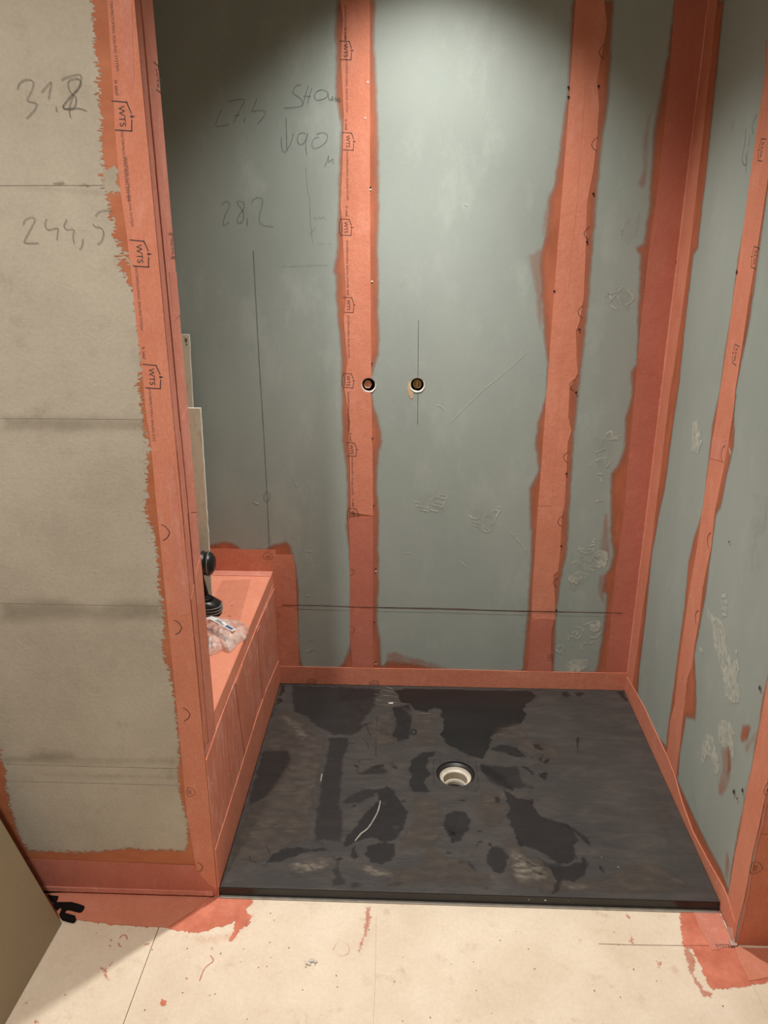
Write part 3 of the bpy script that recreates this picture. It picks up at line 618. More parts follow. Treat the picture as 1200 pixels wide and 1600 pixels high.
printed_line(RIGHT, tape, (1164,540), TLINE, (0, 1), (1, 0), 0.0020, 0.05); printed_line(RIGHT, tape, (1141,690), TLINE, (0, 1), (1, 0), 0.0020, 0.05)
prism('corner_tape', RIGHT, strip([(1107,-5),(1059,400),(1010.5,800),(980,1062)], [(1122,-5),(1100,200),(1078,400),(1067,483),(1055,567),(1047,617),(1033,733),(1025,800),(1013,900),(1003,967),(989,1070)]), M['tape'], wall_right, 0.0006, 0.0016)
tape = prism('base_tape', RIGHT, [(980,1056),(1007,1103),(1030,1153),(1043,1180),(1055,1210),(1067,1253),(1083,1297),(1107,1343),(1130,1383),(1138,1400),(1150,1440),(1149,1468),(1127,1420),(1126,1410),(1060,1264),(1030,1197),(977,1079)], M['tape'], wall_right, 0.0010, 0.0034)
tape = prism('corner_tape', RIGHT, strip([(1213,1000),(1200,1066),(1197,1085),(1193,1108),(1185,1153),(1176,1200),(1167,1240),(1157,1300),(1150,1333),(1143,1377),(1138,1407),(1140,1425),(1149,1470)],
    [(1225,1000),(1217,1100),(1208,1170),(1197,1243),(1188,1287),(1177,1333),(1165,1400),(1153,1447),(1149.5,1470)]), M['tape'], wall_right, 0.0008, 0.0018)
flatprint('printed_logo', STUB, BADGE, (1171,1364), (0.1, 1), (1, -0.1), 0.034, M['ink'], tape, 0.0022)
flatprint('printed_logo', STUB, BADGE, (1193,1241), (0.1, 1), (1, -0.1), 0.034, M['ink'], tape, 0.0022)
prism('overlap_patch', STUB, strip([(1199,1220),(1189,1287),(1178,1333),(1166,1400),(1152,1470)], [(1206,1220),(1192,1290),(1181,1330),(1169,1400),(1155,1470)]), M['tapedust'], tape, 0.0, 0.0014, 0.002)
ribbons('dark_nick', RIGHT, [[(1147,1235),(1148.5,1240)],[(1161.5,1233),(1162.5,1238)],[(1153,1246),(1154,1249)],[(1189,1072),(1190,1078)],[(1152,424),(1153,426)],[(1207-66,845),(1141,848)]], 0.008, M['redline'], wall_right, 0.0030)
dots(RIGHT, [(1149,1237),(1162,1235),(1189,1075),(1153,425)], 0.0045, wall_right, M['darkhole'], 0.0032)
Z3 = lambda pts: K(pts, 5.333, 1040, 800)
Z4 = lambda pts: K(pts, 7.5, 1040, 1100)
for pol in (Z3([(340,760),(400,860),(470,900),(510,1000),(510,1100),(540,1180),(560,1250),(600,1200),(620,1300),(600,1400),(630,1500),(620,1600),(560,1600),(500,1540),(480,1400),(460,1290),(430,1180),(400,1100),(400,980),(350,880)]),
            Z4([(440,430),(480,340),(540,340),(580,430),(600,550),(640,650),(640,780),(600,860),(570,800),(560,700),(500,600),(440,720),(415,700),(420,560)]),
            Z4([(620,230),(680,175),(760,200),(820,330),(800,430),(820,560),(790,680),(770,560),(700,520),(640,480),(620,400)])):
    film('dust_patch', RIGHT, pol, M['dust'], wall_right, 0.0009, cell=.003)
for pol in ([(1175,770),(1200,765),(1205,790),(1195,830),(1185,800)], Z3([(700,40),(760,0),(853,20),(853,150),(760,250),(740,500),(700,520),(690,300)]), [(1083,660),(1090,655),(1098,690),(1090,712),(1080,705)], [(1082,530),(1090,545),(1092,560),(1086,555)],
            Z4([(310,1020),(350,1050),(370,1180),(430,1400),(400,1420),(340,1230)]), [(1140,185),(1152,180),(1150,205),(1140,212)], [(1178,848),(1184,835),(1190,890),(1180,905)]):
    film('dust_patch', RIGHT, pol, M['dustsoft'] if pol[0][0] != 1083 else M['dust'], wall_right, 0.0009, cell=.003)
ribbons('shoe_print', RIGHT, [Z3(a) for a in [[(475,700),(510,700)],[(490,740),(520,750)],[(475,800),(510,815)],[(480,860),(515,845)],[(285,1130),(315,1170)],[(5,610),(20,650)],[(490,950),(500,1040)],[(600,1150),(590,1180)]]], 0.010, M['dust'], wall_right, 0.0011)
ribbons('dust_mark', RIGHT, [[(1085,660),(1088,700)],[(1096,665),(1092,705)],[(1083,675),(1098,690)],[(1140,700),(1143,710)]], 0.006, M['dust'], wall_right, 0.0012)
ribbons('pencil_writing', RIGHT, [[(1183,180),(1176,195),(1178,210)],[(1166,200),(1164,225),(1160,250),(1166,258),(1166,240)],[(1168,236),(1166,268)],[(1172,210),(1170,230)]], 0.0028, M['pencilfaint'], wall_right, 0.0012)

# ================================================================== PARTITION: coat, tape, filler, pencil
for y0, y1, y2, y3 in ((640,645,684,680), (936,930,980,975), (1168,1160,1197,1196)):
    film('joint_filler', PART, [(-5,y0),(80,y1),(150,y0+4),(210,y1),(262,y0),(262,y3),(180,y2),(90,y3),(-5,y2)] if y0 != 1168 else [(-5,1180),(40,1178),(60,1168),(115,1166),(125,1176),(180,1180),(270,1182),(285,1190),(285,1199),(100,1197),(-5,1196)], M['filler'], wall_partition, cell=.006, margin=.02)
film('joint_filler', PART, [(45,1202),(140,1205),(280,1208),(280,1221),(80,1218),(60,1212)], M['filler'], wall_partition, cell=.006)
film('joint_filler', PART, [(80,284),(100,282),(105,290),(84,292)], M['fillerdark'], wall_partition); film('joint_filler', PART, [(113,286),(130,285),(146,292),(165,291),(165,296),(118,291)], M['fillerdark'], wall_partition)
film('joint_filler', PART, [(-5,284),(60,288),(160,296),(180,300),(178,306),(60,300),(-5,296)], M['filler'], wall_partition)
film('dusty_smear', PART, [(140,1270),(160,1255),(185,1240),(170,1262),(145,1280)], M['filler'], wall_partition)
PLf = [(143,-5),(147,50),(150,100),(155,143),(158,177),(157,207),(160,250),(160,267),(163,290),(167,310),(175,350),(184,383),(197,397),(207,407),(213,440),(213,490),(220,550),(219,590),(214,603),(222,640),(223,667),(233,693),(230,717),(230,767),(228,800),(238,825),(245,867),(248,917),(256,953),(255,987),(252,1017),(264,1050),(271,1083),(277,1133),(281,1183),(277,1200),(283,1250),(293,1283),(294,1316),(288,1329),(250,1328),(207,1325),(143,1331),(95,1331),(45,1328),(33,1312),(24,1288),(15,1260),(11,1230),(7,1200),(0,1172),(-30,1165),(-30,1400),(336,1400),(242,400),(207,-5)]
film('membrane_coat', PART, PLf, M['paintdry'], wall_partition, 0.0006, cell=.003, margin=.016, amp=0.004)
film('membrane_smear', PART, [(182,402),(200,410),(212,430),(216,470),(208,455),(195,430)], M['paintdry'], wall_partition, 0.0004, cell=.003)
film('bare_patch', PART, K([(480,800),(540,770),(560,800),(545,860),(570,880),(560,910),(500,905),(485,870)], 3, 0, 0), film_mat('bare_beige_patch', (176, 164, 145), (184, 172, 153), .9, .1, .02, .002, 50, fineamp=.014, nfine=300), wall_partition, 0.0011, cell=.003)
ar = lambda y: 207+(335-207)*(y/1397.0)**1.04
tape = prism('corner_tape', PART, strip([(168,-5),(172,60),(176,120),(180,200),(189,300),(199,370),(207,440),(215,520),(221,560),(228,640),(236,690)], [(206.5,-5),(214,90),(222,190),(230,283),(240,400),(251,520),(262,620),(268,690)]), M['tape'], wall_partition, 0.0010, 0.0019, umax=0.001)
al = tipped(PART.uv(182,100), PART.uv(232,640))
run_prints(PART, tape, [(178,158,'L'),(206,375,'L'),(226,569,'L')], al, (-al[1], al[0]), 0.0021, 0.047)
for x, y in ((168.5, -12), (186.5, 203), (193, 245), (209, 416), (230, 606)): printed_line(PART, tape, (x+2, y), TLINE, al, (-al[1], al[0]), 0.0021, 0.050)
for x, y in ((179, 125), (222, 541)): printed_line(PART, tape, (x, y), TSMALL, al, (-al[1], al[0]), 0.0021, 0.050)
prism('overlap_patch', PART, [(190,60),(196,100),(203,130),(210,133),(206.5,-5),(188,-5)], M['tapedust'], tape, 0.0017, 0.0024)
tape = prism('corner_tape', PART, strip([(236,690),(246,800),(256,900),(266,1000),(276,1100),(286,1200),(292,1270),(305,1345)], [(268,688),(280,800),(290,900),(302,1010),(311,1100),(318,1190),(327,1300),(334,1396),(312,1392)]), M['tape'], wall_partition, 0.0012, 0.0022, umax=0.001)
prism('overlap_patch', PART, strip([(258,725),(266,800),(272,880),(280,962)], [(272,722),(280.5,800),(289,890),(298,958)]), M['tapedust'], tape, 0.0018, 0.0028)
run_prints(PART, tape, [(253,819,'T'),(272.5,968,'T'),(286,1105,'T')], al, (-al[1], al[0]), 0.0026, 0.034)
run_prints(PART, tape, [(293,1229,'B')], al, (-al[1], al[0]), 0.0026, 0.026)
run_prints(PART, tape, [(308,1345,'T')], al, (-al[1], al[0]), 0.0044, 0.030)
tape = prism('base_tape', PART, [(30,1341),(100,1343),(200,1347),(305,1351),(309,1360),(334,1390),(333,1397),(200,1392),(90,1388),(-20,1384),(-20,1340)], M['tapedark'], wall_partition, 0.0016, 0.0028, umax=0.001)
prism('base_fillet', PART, [(-20,1379),(100,1384),(200,1387),(333,1391),(334,1397),(100,1390),(-20,1386)], M['tapedust'], tape, 0.0, 0.006, 0.001)
ribbons('pencil_writing', PART, [K(a, 5.926, 0, 120) for a in [
    [(165,120),(185,60),(240,28),(300,35),(312,80),(285,150),(255,215),(300,235),(342,250),(320,310),(250,385)], [(385,145),(430,95),(478,48),(465,130),(452,210)], [(523,275),(527,325)],
    [(570,35),(620,5),(740,-20),(750,40),(720,120),(650,190),(590,270),(600,295),(700,290),(760,298),(805,318)], [(725,15),(650,30),(632,80),(660,150),(705,190),(700,260),(670,300),(590,290),(610,240),(670,170),(740,90),(748,40),(715,12)], [(680,170),(650,260),(645,320),(655,380)],
    [(215,1370),(240,1320),(300,1300),(325,1330),(280,1420),(232,1510),(235,1535),(300,1540),(360,1536)], [(435,1312),(420,1370),(450,1415),(535,1400),(535,1450),(530,1512)], [(622,1318),(595,1380),(620,1412),(685,1415),(678,1480),(690,1545)], [(770,1500),(762,1560),(740,1600)],
    [(885,1290),(920,1250),(980,1236),(1040,1248)], [(865,1358),(880,1385),(940,1400),(962,1450),(940,1520),(905,1552)]]], 0.0013, M['pencil'], wall_partition, 0.0024)
# end face of the partition: folded tape layers
tape = prism('corner_tape', RET, [(0.001, 0.0), (0.0985, 0.0), (0.0985, CEIL), (0.001, CEIL)], M['tapedust'], wall_partition, 0.0, 0.0012, 0.0, px=False)
prism('centre_band', RET, [(0.030, 0.43), (0.036, 1.0), (0.028, 1.6), (0.030, CEIL), (0.046, CEIL), (0.044, 1.6), (0.05, 1.0), (0.045, 0.43)], M['tapedust'], tape, 0.001, 0.0034, 0.001, px=False)
prism('overlap_patch', RET, [(0.05, 1.36), (0.097, 1.37), (0.097, 1.45), (0.052, 1.452)], M['tapedust'], tape, 0.001, 0.0024, 0.002, px=False)
prism('overlap_patch', RET, [(0.002, 0.80), (0.06, 0.84), (0.098, 0.86), (0.098, 0.43), (0.002, 0.43)], M['tape'], tape, 0.0008, 0.0022, 0.003, px=False)
prism('overlap_patch', RET, [(0.002, 1.12), (0.05, 1.17), (0.098, 1.19), (0.098, 0.96), (0.03, 0.98), (0.002, 0.94)], M['tapedust'], tape, 0.0008, 0.0019, 0.003, px=False)
flatprint('printed_logo', RET, LOGO, (0.075, 1.80), (0, -1), (1, 0), 0.045, M['ink'], tape, 0.0016, px=False)
flatprint('printed_logo', RET, LOGO, (0.075, 1.52), (0, -1), (1, 0), 0.045, M['ink'], tape, 0.0026, px=False)

# ================================================================== FLOOR coats
film('membrane_coat', FLOOR, [(-40,1386),(335,1397),(398,1399),(394,1412),(384,1420),(392,1440),(372,1436),(350,1448),(330,1452),(310,1458),(265,1453),(250,1449),(180,1446),(118,1438),(97,1432),(-60,1424)], M['paintfloor'], floor, 0.0005, cell=.004, margin=.02, amp=.004)
film('membrane_smear', FLOOR, [(385,1425),(393,1432),(390,1445),(375,1455),(360,1475),(356,1472),(366,1450),(372,1432)], M['paintfloor'], floor, 0.0005, cell=.003)
film('membrane_smear', FLOOR, [(265,1450),(330,1455),(375,1440),(400,1410),(410,1430),(385,1465),(340,1485),(280,1480)], M['hazefloor'], floor, 0.0004, cell=.006, margin=.03)
tape = prism('base_tape', FLOOR, [(-60,1389),(100,1389),(334,1398),(300,1425),(262,1450),(180,1445),(118,1437),(-60,1425)], M['tape'], floor, 0.0008, 0.0020)
film('membrane_coat', FLOOR, [(1060,1418),(1064,1453),(1067,1483),(1080,1482),(1090,1500),(1098,1520),(1112,1548),(1160,1543),(1200,1536),(1300,1530),(1300,1490),(1200,1490),(1148,1478),(1124,1424)], M['paintfloor'], floor, 0.0005, cell=.004, margin=.02, amp=.004)
film('membrane_smear', FLOOR, [(1066,1482),(1078,1480),(1088,1500),(1084,1520),(1098,1545),(1114,1552),(1113,1560),(1098,1558),(1082,1532)], M['smearfloor'], floor, 0.0004, cell=.003)
tape = prism('sealing_tape', FLOOR, [(1082,1422),(1123,1424),(1147,1478),(1120,1484),(1112,1486),(1095,1455)], M['tapedust'], floor, 0.0008, 0.0018)
prism('membrane_sheet', FLOOR, [(1148,1480),(1170,1482),(1300,1486),(1300,1530),(1200,1528),(1170,1534),(1152,1496)], M['tape'], floor, 0.0010, 0.0022, .003)
ribbons('open_seam', FLOOR, [[(1125,1421),(1136,1446),(1146,1472)]], 0.004, M['redline'], floor, .0030)
prism('torn_tape_end', RIGHT, [(1139,1448),(1146,1450),(1150,1474),(1149,1479),(1142,1466)], M['peel'], wall_right, 0.0018, 0.0050, .001)
prism('torn_tape_end', FLOOR, [(1138,1470),(1146,1474),(1153,1473),(1151,1480),(1142,1480)], M['peel'], floor, 0.002, 0.0060, .001)
flatprint('printed_text', FLOOR, [('text', 'SYSTEM', 0, 0, 0.10, 0.01)], (1119,1481), (1, 0), (0, 1), 0.09, M['ink'], tape, 0.0021)
ribbons('pencil_line', FLOOR, [[(935,1475),(1010,1477),(1115,1478)]], 0.0011, M['redline'], floor, 0.0009, taper=False)
ribbons('pencil_line', FLOOR, [[(588,1430),(586,1540),(583,1600)]], 0.0008, film_mat('faint_score', (196, 172, 144), (200, 178, 150), .5), floor, 0.0009, taper=False)
for pol, mm in (([(571,1418),(580,1416),(579,1440),(570,1470),(562,1488),(559,1484),(568,1455)], 'smearfloor'), (K([(465,940),(500,935),(525,910),(530,920),(500,945),(510,985),(518,998),(500,995),(485,970)], 3, 0, 1200), 'smearfloor'),
                (K([(745,1100),(760,1084),(780,1095),(778,1110),(755,1113)], 3, 0, 1200), 'paintfloor'), (K([(108,1105),(130,1092),(138,1100),(115,1112)], 3, 0, 1200), 'smearfloor'), (K([(150,1190),(180,1182),(190,1200),(155,1205)], 3, 0, 1200), 'smearfloor'),
                ([(976,1428),(983,1430),(987,1438),(980,1436)], 'smearfloor'), ([(1027,1502),(1036,1502),(1032,1515),(1027,1512)], 'smearfloor'), ([(985,1463),(990,1468),(988,1475),(983,1472)], 'smearfloor'), ([(1040,1557),(1047,1560),(1046,1562)], 'smearfloor'),
                ([(1022,1500),(1060,1497),(1075,1520),(1060,1535),(1030,1520)], 'hazefloor'), ([(328,1478),(334,1480),(328,1488)], 'smearfloor')):
    film('membrane_splash', FLOOR, pol, M[mm], floor, 0.0005, cell=.002, margin=.006, amp=.001)
ribbons('membrane_ring', FLOOR, [K(a, 3, 0, 1200) for a in [[(560,800),(575,785),(592,788),(596,805)],[(555,820),(560,835),(570,838)],[(515,805),(525,812)],[(510,832),(520,838)],[(870,985),(880,990)],[(985,880),(1000,905),(960,940),(935,1000)],[(675,830),(700,825)]]], 0.003, M['smearfloor'], floor, 0.0012)
ribbons('membrane_ring', FLOOR, [[(523,1480),(530,1472),(543,1476),(545,1488),(535,1494),(524,1490)],[(472,1412),(500,1413)],[(527,1472),(520,1485)]], 0.0016, M['hazefloor'], floor, 0.0012)
# bits of crumbled paper and plaster on the floor
bm = bmesh.new()
for k, (x, y, r_) in enumerate([(481,1506,.006),(487,1502,.007),(493,1504,.005),(478,1511,.003),(484,1508,.004)]):
    c = FLOOR.uv(x, y); m0 = bmesh.ops.create_icosphere(bm, subdivisions=1, radius=r_)
    for v in m0['verts']: v.co = Vector((c[0]+v.co.x*(1+.3*math.sin(v.co.y*900)), c[1]+v.co.y*.7, 0.002+abs(v.co.z)*.45))
o = link('plaster_crumb', bm_mesh('plaster_crumb', bm), M['core']); o['label'] = 'small white plaster crumb flake lying on the cream floor'; o['category'] = 'plaster crumb'
bm = bmesh.new(); rs = random.Random(3)
for k in range(100):
    x = rs.uniform(-.3, 1.15); y = -rs.uniform(.03, .45); r_ = rs.uniform(.0005, .0014)
    m0 = bmesh.ops.create_cube(bm, size=r_*2)
    for v in m0['verts']: v.co = Vector((x+v.co.x, y+v.co.y*.7, 0.001+v.co.z*.5))
o = link('grit', bm_mesh('grit', bm), plain('dark_grit', (160, 128, 100), .9), floor); o['kind'] = 'stuff'

# ================================================================== SHOWER TRAY
tray = thing('shower_tray', 'anthracite slate-textured rectangular shower tray smeared with dust and damp marks', 'shower tray', (0.6, D/2, 0))
dc = (TRAY.uv(712, 1211)); dc = (0.597, 0.4455); RO = 0.0565; HS = 0.0645
bm = bmesh.new(); n = 64
x0, x1, y0, y1 = 0.0068, 1.2005, 0.003, D-0.0045; bv = 0.0028
def ringv(f, z): return [bm.verts.new((*f(2*math.pi*(i+.5)/n), z)) for i in range(n)]
def sq(h, cx, cy):
    def f(a):
        c, s = math.cos(a), math.sin(a); k = h/max(abs(c), abs(s)); return (cx+c*k, cy+s*k)
    return f
def circ(r): return lambda a: (dc[0]+r*math.cos(a), dc[1]+r*math.sin(a))
A = ringv(sq(HS, *dc), TZ); Ai = ringv(sq(HS-.0008, *dc), TZ-.0012); A2 = ringv(sq(HS-.0016, *dc), TZ-.0002); B = ringv(circ(RO), TZ-.0002); C2 = ringv(circ(RO-.001), TZ-.006); C3 = ringv(circ(.047), TZ-.009); C4 = ringv(circ(.0465), TZ-.016)
def bridge(P, Q):
    for i in range(n): bm.faces.new((P[i], P[(i+1) % n], Q[(i+1) % n], Q[i]))
bridge(A, Ai); bridge(Ai, A2); bridge(A2, B); bridge(B, C2); bridge(C2, C3); bridge(C3, C4)
# outer: square ring to tray rectangle, by four corner blocks
def rectpt(a):
    c, s = math.cos(a), math.sin(a)
    tx = ((x1-bv-dc[0]) if c > 0 else (dc[0]-x0-bv))/max(abs(c), 1e-9); ty = ((y1-bv-dc[1]) if s > 0 else (dc[1]-y0-bv))/max(abs(s), 1e-9)
    t = min(tx, ty); return (dc[0]+c*t, dc[1]+s*t)
angs = [2*math.pi*(i+.5)/n for i in range(n)]
O = [bm.verts.new((*rectpt(a), TZ)) for a in angs]
bridge(O, A)
corners = [(x1-bv, y1-bv), (x0+bv, y1-bv), (x0+bv, y0+bv), (x1-bv, y0+bv)]; cv = []
for cx, cy in corners:
    a = math.atan2(cy-dc[1], cx-dc[0]) % (2*math.pi); i = int(a/(2*math.pi/n)-.5) % n
    v = bm.verts.new((cx, cy, TZ)); bm.faces.new((O[i], v, O[(i+1) % n])); cv.append((i, v))
loop = []
for i in range(n):
    loop.append(O[i])
    for (j, v) in cv:
        if j == i: loop.append(v)
def grow(L, d, z):
    out = []
    for v in L:
        x, y = v.co.x, v.co.y
        nx = x+(d if x > x1-bv-1e-5 else (-d if x < x0+bv+1e-5 else 0)); ny = y+(d if y > y1-bv-1e-5 else (-d if y < y0+bv+1e-5 else 0))
        out.append(bm.verts.new((nx, ny, z)))
    return out
def bridge2(P, Q):
    m_ = len(P)
    for i in range(m_): bm.faces.new((P[i], P[(i+1) % m_], Q[(i+1) % m_], Q[i]))
g1 = grow(loop, bv*.7, TZ-bv*.3); bridge2(loop, g1); l0 = [v for v in g1]
g2 = [bm.verts.new((x0 if v.co.x < x0+bv else (x1 if v.co.x > x1-bv else v.co.x), y0 if v.co.y < y0+bv else (y1 if v.co.y > y1-bv else v.co.y), TZ-bv)) for v in g1]; bridge2(g1, g2)
g3 = [bm.verts.new((v.co.x, v.co.y, 0.003)) for v in g2]; bridge2(g2, g3)
bmesh.ops.recalc_face_normals(bm, faces=list(bm.faces))
me = bm_mesh('basin', bm); me.materials.append(M['tray']); me.materials.append(M['trayedge'])
for p in me.polygons:
    cx = p.center
    if cx.z < TZ-.0005 and math.hypot(cx.x-dc[0], cx.y-dc[1]) > .2 or (cx.z < TZ-.003 and math.hypot(cx.x-dc[0], cx.y-dc[1]) < .1): p.material_index = 1
link('basin', me, None, tray)
box('underlay', (0.0068, -0.004, 0.0), (1.196, 0.05, 0.0032), M['sealant'], tray)
def lathe(name, prof, c, mat, parent, seg=48, axis='z', smooth_=True):
    vs, fs = [], []
    for k, (r_, h) in enumerate(prof):
        for i in range(seg):
            a = 2*math.pi*i/seg; u, v = r_*math.cos(a), r_*math.sin(a)
            vs.append({'z': (c[0]+u, c[1]+v, c[2]+h), 'y': (c[0]+u, c[1]+h, c[2]+v), 'x': (c[0]+h, c[1]+u, c[2]+v)}[axis])
        if k:
            for i in range(seg): b = (k-1)*seg; fs.append((b+i, b+(i+1) % seg, b+seg+(i+1) % seg, b+seg+i))
    me = mesh(name, vs, fs); o = link(name, me, mat, parent, smooth_); return o
lathe('sealing_ring', [(.0466, -.010), (.0500, -.0085), (.0535, -.0095), (.0500, -.014), (.0466, -.016)], (*dc, TZ), M['black'], tray)
o = lathe('drain_cup', [(.0462, -.012), (.0458, -.016), (.0440, -.017), (.0440, -.021), (.0400, -.022), (.0375, -.024), (.0358, -.030), (.0345, -.050), (.0335, -.066)], (*dc, TZ), M['pvc'], tray)
M['pvcshade'] = plain('shaded_white_plastic', (206, 190, 166), 0.5)  # white plastic darkened in colour for light falling off inside the drain
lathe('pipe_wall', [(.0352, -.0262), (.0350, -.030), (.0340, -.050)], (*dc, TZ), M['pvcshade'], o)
lathe('rim_ring', [(.0372, -.0235), (.0362, -.0205), (.0350, -.0215), (.0350, -.026)], (*dc, TZ), M['pvc'], o)
lathe('inner_pipe', [(.0290, -.056), (.0300, -.048), (.0320, -.046), (.0336, -.050), (.0336, -.056)], (dc[0]+.001, dc[1]+.002, TZ), M['pvc'], o)
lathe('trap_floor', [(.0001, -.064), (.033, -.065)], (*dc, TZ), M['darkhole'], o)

TT = lambda pts: K(pts, 4.286, 340, 1060); TU = lambda pts: K(pts, 4.286, 600, 1060); TV = lambda pts: K(pts, 4.138, 840, 1060)
cl = lambda pl_: pl_
def tfilm(name, poly, mat, cell=.004, margin=.012, amp=.003, off=.0004):
    pts = [TRAY.uv(*q) for q in poly]
    pts = [(min(max(u, x0+.004), x1-.004), min(max(v, y0+.004), y1-.004)) for u, v in pts]
    dh = [(dc[0], dc[1], RO+.001)]
    o_ = film(name, TRAY, pts, M[mat], tray, off, cell, margin, px=False, holes=dh, amp=amp)
    for v in o_.data.vertices:      # keep the coat on the tray's flat top
        v.co.x = min(max(v.co.x, x0+.001-.6), x1-.001-.6); v.co.y = min(max(v.co.y, y0+.0025-D/2), y1-.001-D/2)
    return o_
# large wiped area at the back
tfilm('wiped_area', [(640,1076),(830,1079),(838,1085),(832,1095),(820,1100),(822,1120),(812,1132),(790,1142),(770,1150),(765,1170),(755,1185),(735,1182),(715,1172),(700,1165),(688,1150),(692,1130),(690,1110),(678,1104),(668,1112),(650,1110),(640,1100),(628,1098),(622,1085),(612,1078)], 'wetblack')
tfilm('wiped_area', [(528,1074),(600,1075),(592,1088),(570,1096),(530,1096),(525,1086)], 'wetsoft')
tfilm('wiped_area', [(612,1105),(640,1100),(646,1120),(644,1135),(640,1155),(622,1160),(612,1150),(618,1130)], 'wet')
tfilm('dusty_area', TT([(390,220),(480,210),(560,260),(640,320),(740,390),(700,640),(650,900),(620,1130),(520,1115),(380,1160),(320,1230),(150,1290),(60,1280),(110,1000),(160,800),(280,440),(330,290)]), 'traydust')
tfilm('wiped_area', TT([(250,480),(480,475),(500,560),(430,650),(380,740),(300,820),(180,880),(150,850),(200,700)]), 'wetsoft', margin=.02)
tfilm('wiped_area', TT([(740,395),(900,390),(860,500),(840,640),(830,860),(850,980),(830,1100),(640,1100),(650,900),(700,640)]), 'wetsoft', margin=.02)
tfilm('wiped_area', TT([(500,40),(900,60),(1060,80),(1060,190),(980,290),(960,360),(900,390),(760,380),(640,320),(600,260),(500,230),(490,120)]), 'wetsoft', margin=.02)
for pol, mt in ((TT([(405,30),(460,40),(455,90),(430,120),(385,130)]), 'wet'), (TT([(350,200),(400,190),(380,240),(340,270)]), 'wet'), (TT([(395,120),(430,130),(440,160),(380,190)]), 'wet')): tfilm('damp_mark', pol, mt, .003, .008, .002)
# shoe and knee marks
tfilm('damp_mark', TT([(1050,750),(1130,720),(1190,760),(1240,830),(1280,900),(1260,990),(1220,1060),(1170,1095),(1100,1100),(1040,1070),(960,1090),(900,1110),(850,1150),(835,1110),(860,1060),(920,980),(960,930),(1010,870),(1080,820)]), 'wet')
tfilm('damp_mark', TT([(820,845),(850,800),(900,770),(960,740),(1040,730),(1080,760),(1040,800),(980,830),(900,850)]), 'wetsoft')
tfilm('damp_mark', TT([(1000,1110),(1100,1100),(1200,1100),(1200,1150),(1170,1230),(1100,1250),(1020,1230),(985,1180)]), 'wet')
tfilm('damp_mark', TT([(890,600),(960,620),(1060,580),(1130,590),(1150,630),(1100,650),(940,650)]), 'wetsoft')
tfilm('damp_mark', TT([(895,1130),(930,1115),(935,1160),(950,1190),(930,1230),(890,1200),(880,1170)]), 'wet', .002, .006, .002)
tfilm('damp_mark', TT([(720,1110),(750,1150),(780,1200),(830,1220),(820,1280),(870,1350),(880,1400),(760,1400),(770,1290),(790,1230),(745,1170)]), 'wetsoft', .003)
tfilm('damp_mark', TT([(360,1170),(440,1135),(530,1120),(600,1140),(700,1130),(740,1150),(640,1170),(560,1180),(500,1210),(420,1230),(340,1240),(310,1270),(330,1220)]), 'wet', .003)
tfilm('pale_dust', TT([(430,1250),(520,1210),(620,1190),(740,1200),(760,1260),(700,1310),(560,1320),(450,1300)]), 'traypale', .003)
tfilm('pale_dust', TT([(940,1260),(1000,1230),(1100,1260),(1180,1290),(1190,1350),(1060,1350),(960,1300)]), 'traypale', .003)
tfilm('damp_mark', TT([(1120,1380),(1200,1360),(1240,1370),(1200,1395),(1120,1400)]), 'wetsoft')
tfilm('damp_mark', TT([(880,1350),(960,1350),(1000,1400),(880,1410)]), 'wetsoft')
tfilm('damp_mark', TU([(410,900),(470,880),(540,890),(590,940),(580,1010),(540,1050),(500,1100),(450,1100),(420,1050),(400,990)]), 'wet')
tfilm('damp_mark', TU([(690,1160),(740,1120),(800,1130),(840,1190),(830,1260),(790,1310),(730,1300),(690,1250),(670,1200)]), 'wet')
tfilm('damp_mark', [(784,1233),(796,1237),(810,1247),(835,1247),(833,1258),(842,1270),(859,1279),(880,1286),(893,1292),(905,1313),(898,1323),(903,1340),(886,1352),(869,1350),(855,1340),(842,1332),(822,1326),(806,1312),(798,1293),(791,1275),(796,1265),(791,1251)], 'wet')
tfilm('damp_mark', TU([(1010,1180),(1100,1230),(1200,1230),(1200,1400),(1150,1370),(1100,1290)]) , 'wetsoft')
tfilm('damp_mark', TV([(60,1210),(190,1210),(260,1180),(330,1215),(300,1290),(240,1320),(150,1310),(150,1380),(95,1395),(100,1330),(120,1310)]), 'wet', .003)
for p_ in ([(120,915),(180,935),(240,965),(290,1010),(340,1055),(355,1090),(330,1095),(280,1040),(230,990),(150,940)], [(280,1150),(310,1160),(330,1210),(300,1215),(285,1190)], [(385,1205),(410,1210),(445,1260),(420,1262),(395,1240)], [(135,85),(200,80),(220,115),(180,130),(150,110)], [(230,85),(300,90),(315,105),(260,125),(240,110)], [(500,82),(570,80),(600,160),(560,150),(520,100)], [(250,380),(272,380),(265,480),(248,490)], [(0,510),(40,500),(35,530),(0,560)], [(30,540),(75,520),(80,545),(40,560)], [(0,610),(50,600),(75,625),(40,655),(0,640)]):
    tfilm('damp_mark', TV(p_), 'wet', .002, .006, .0015)
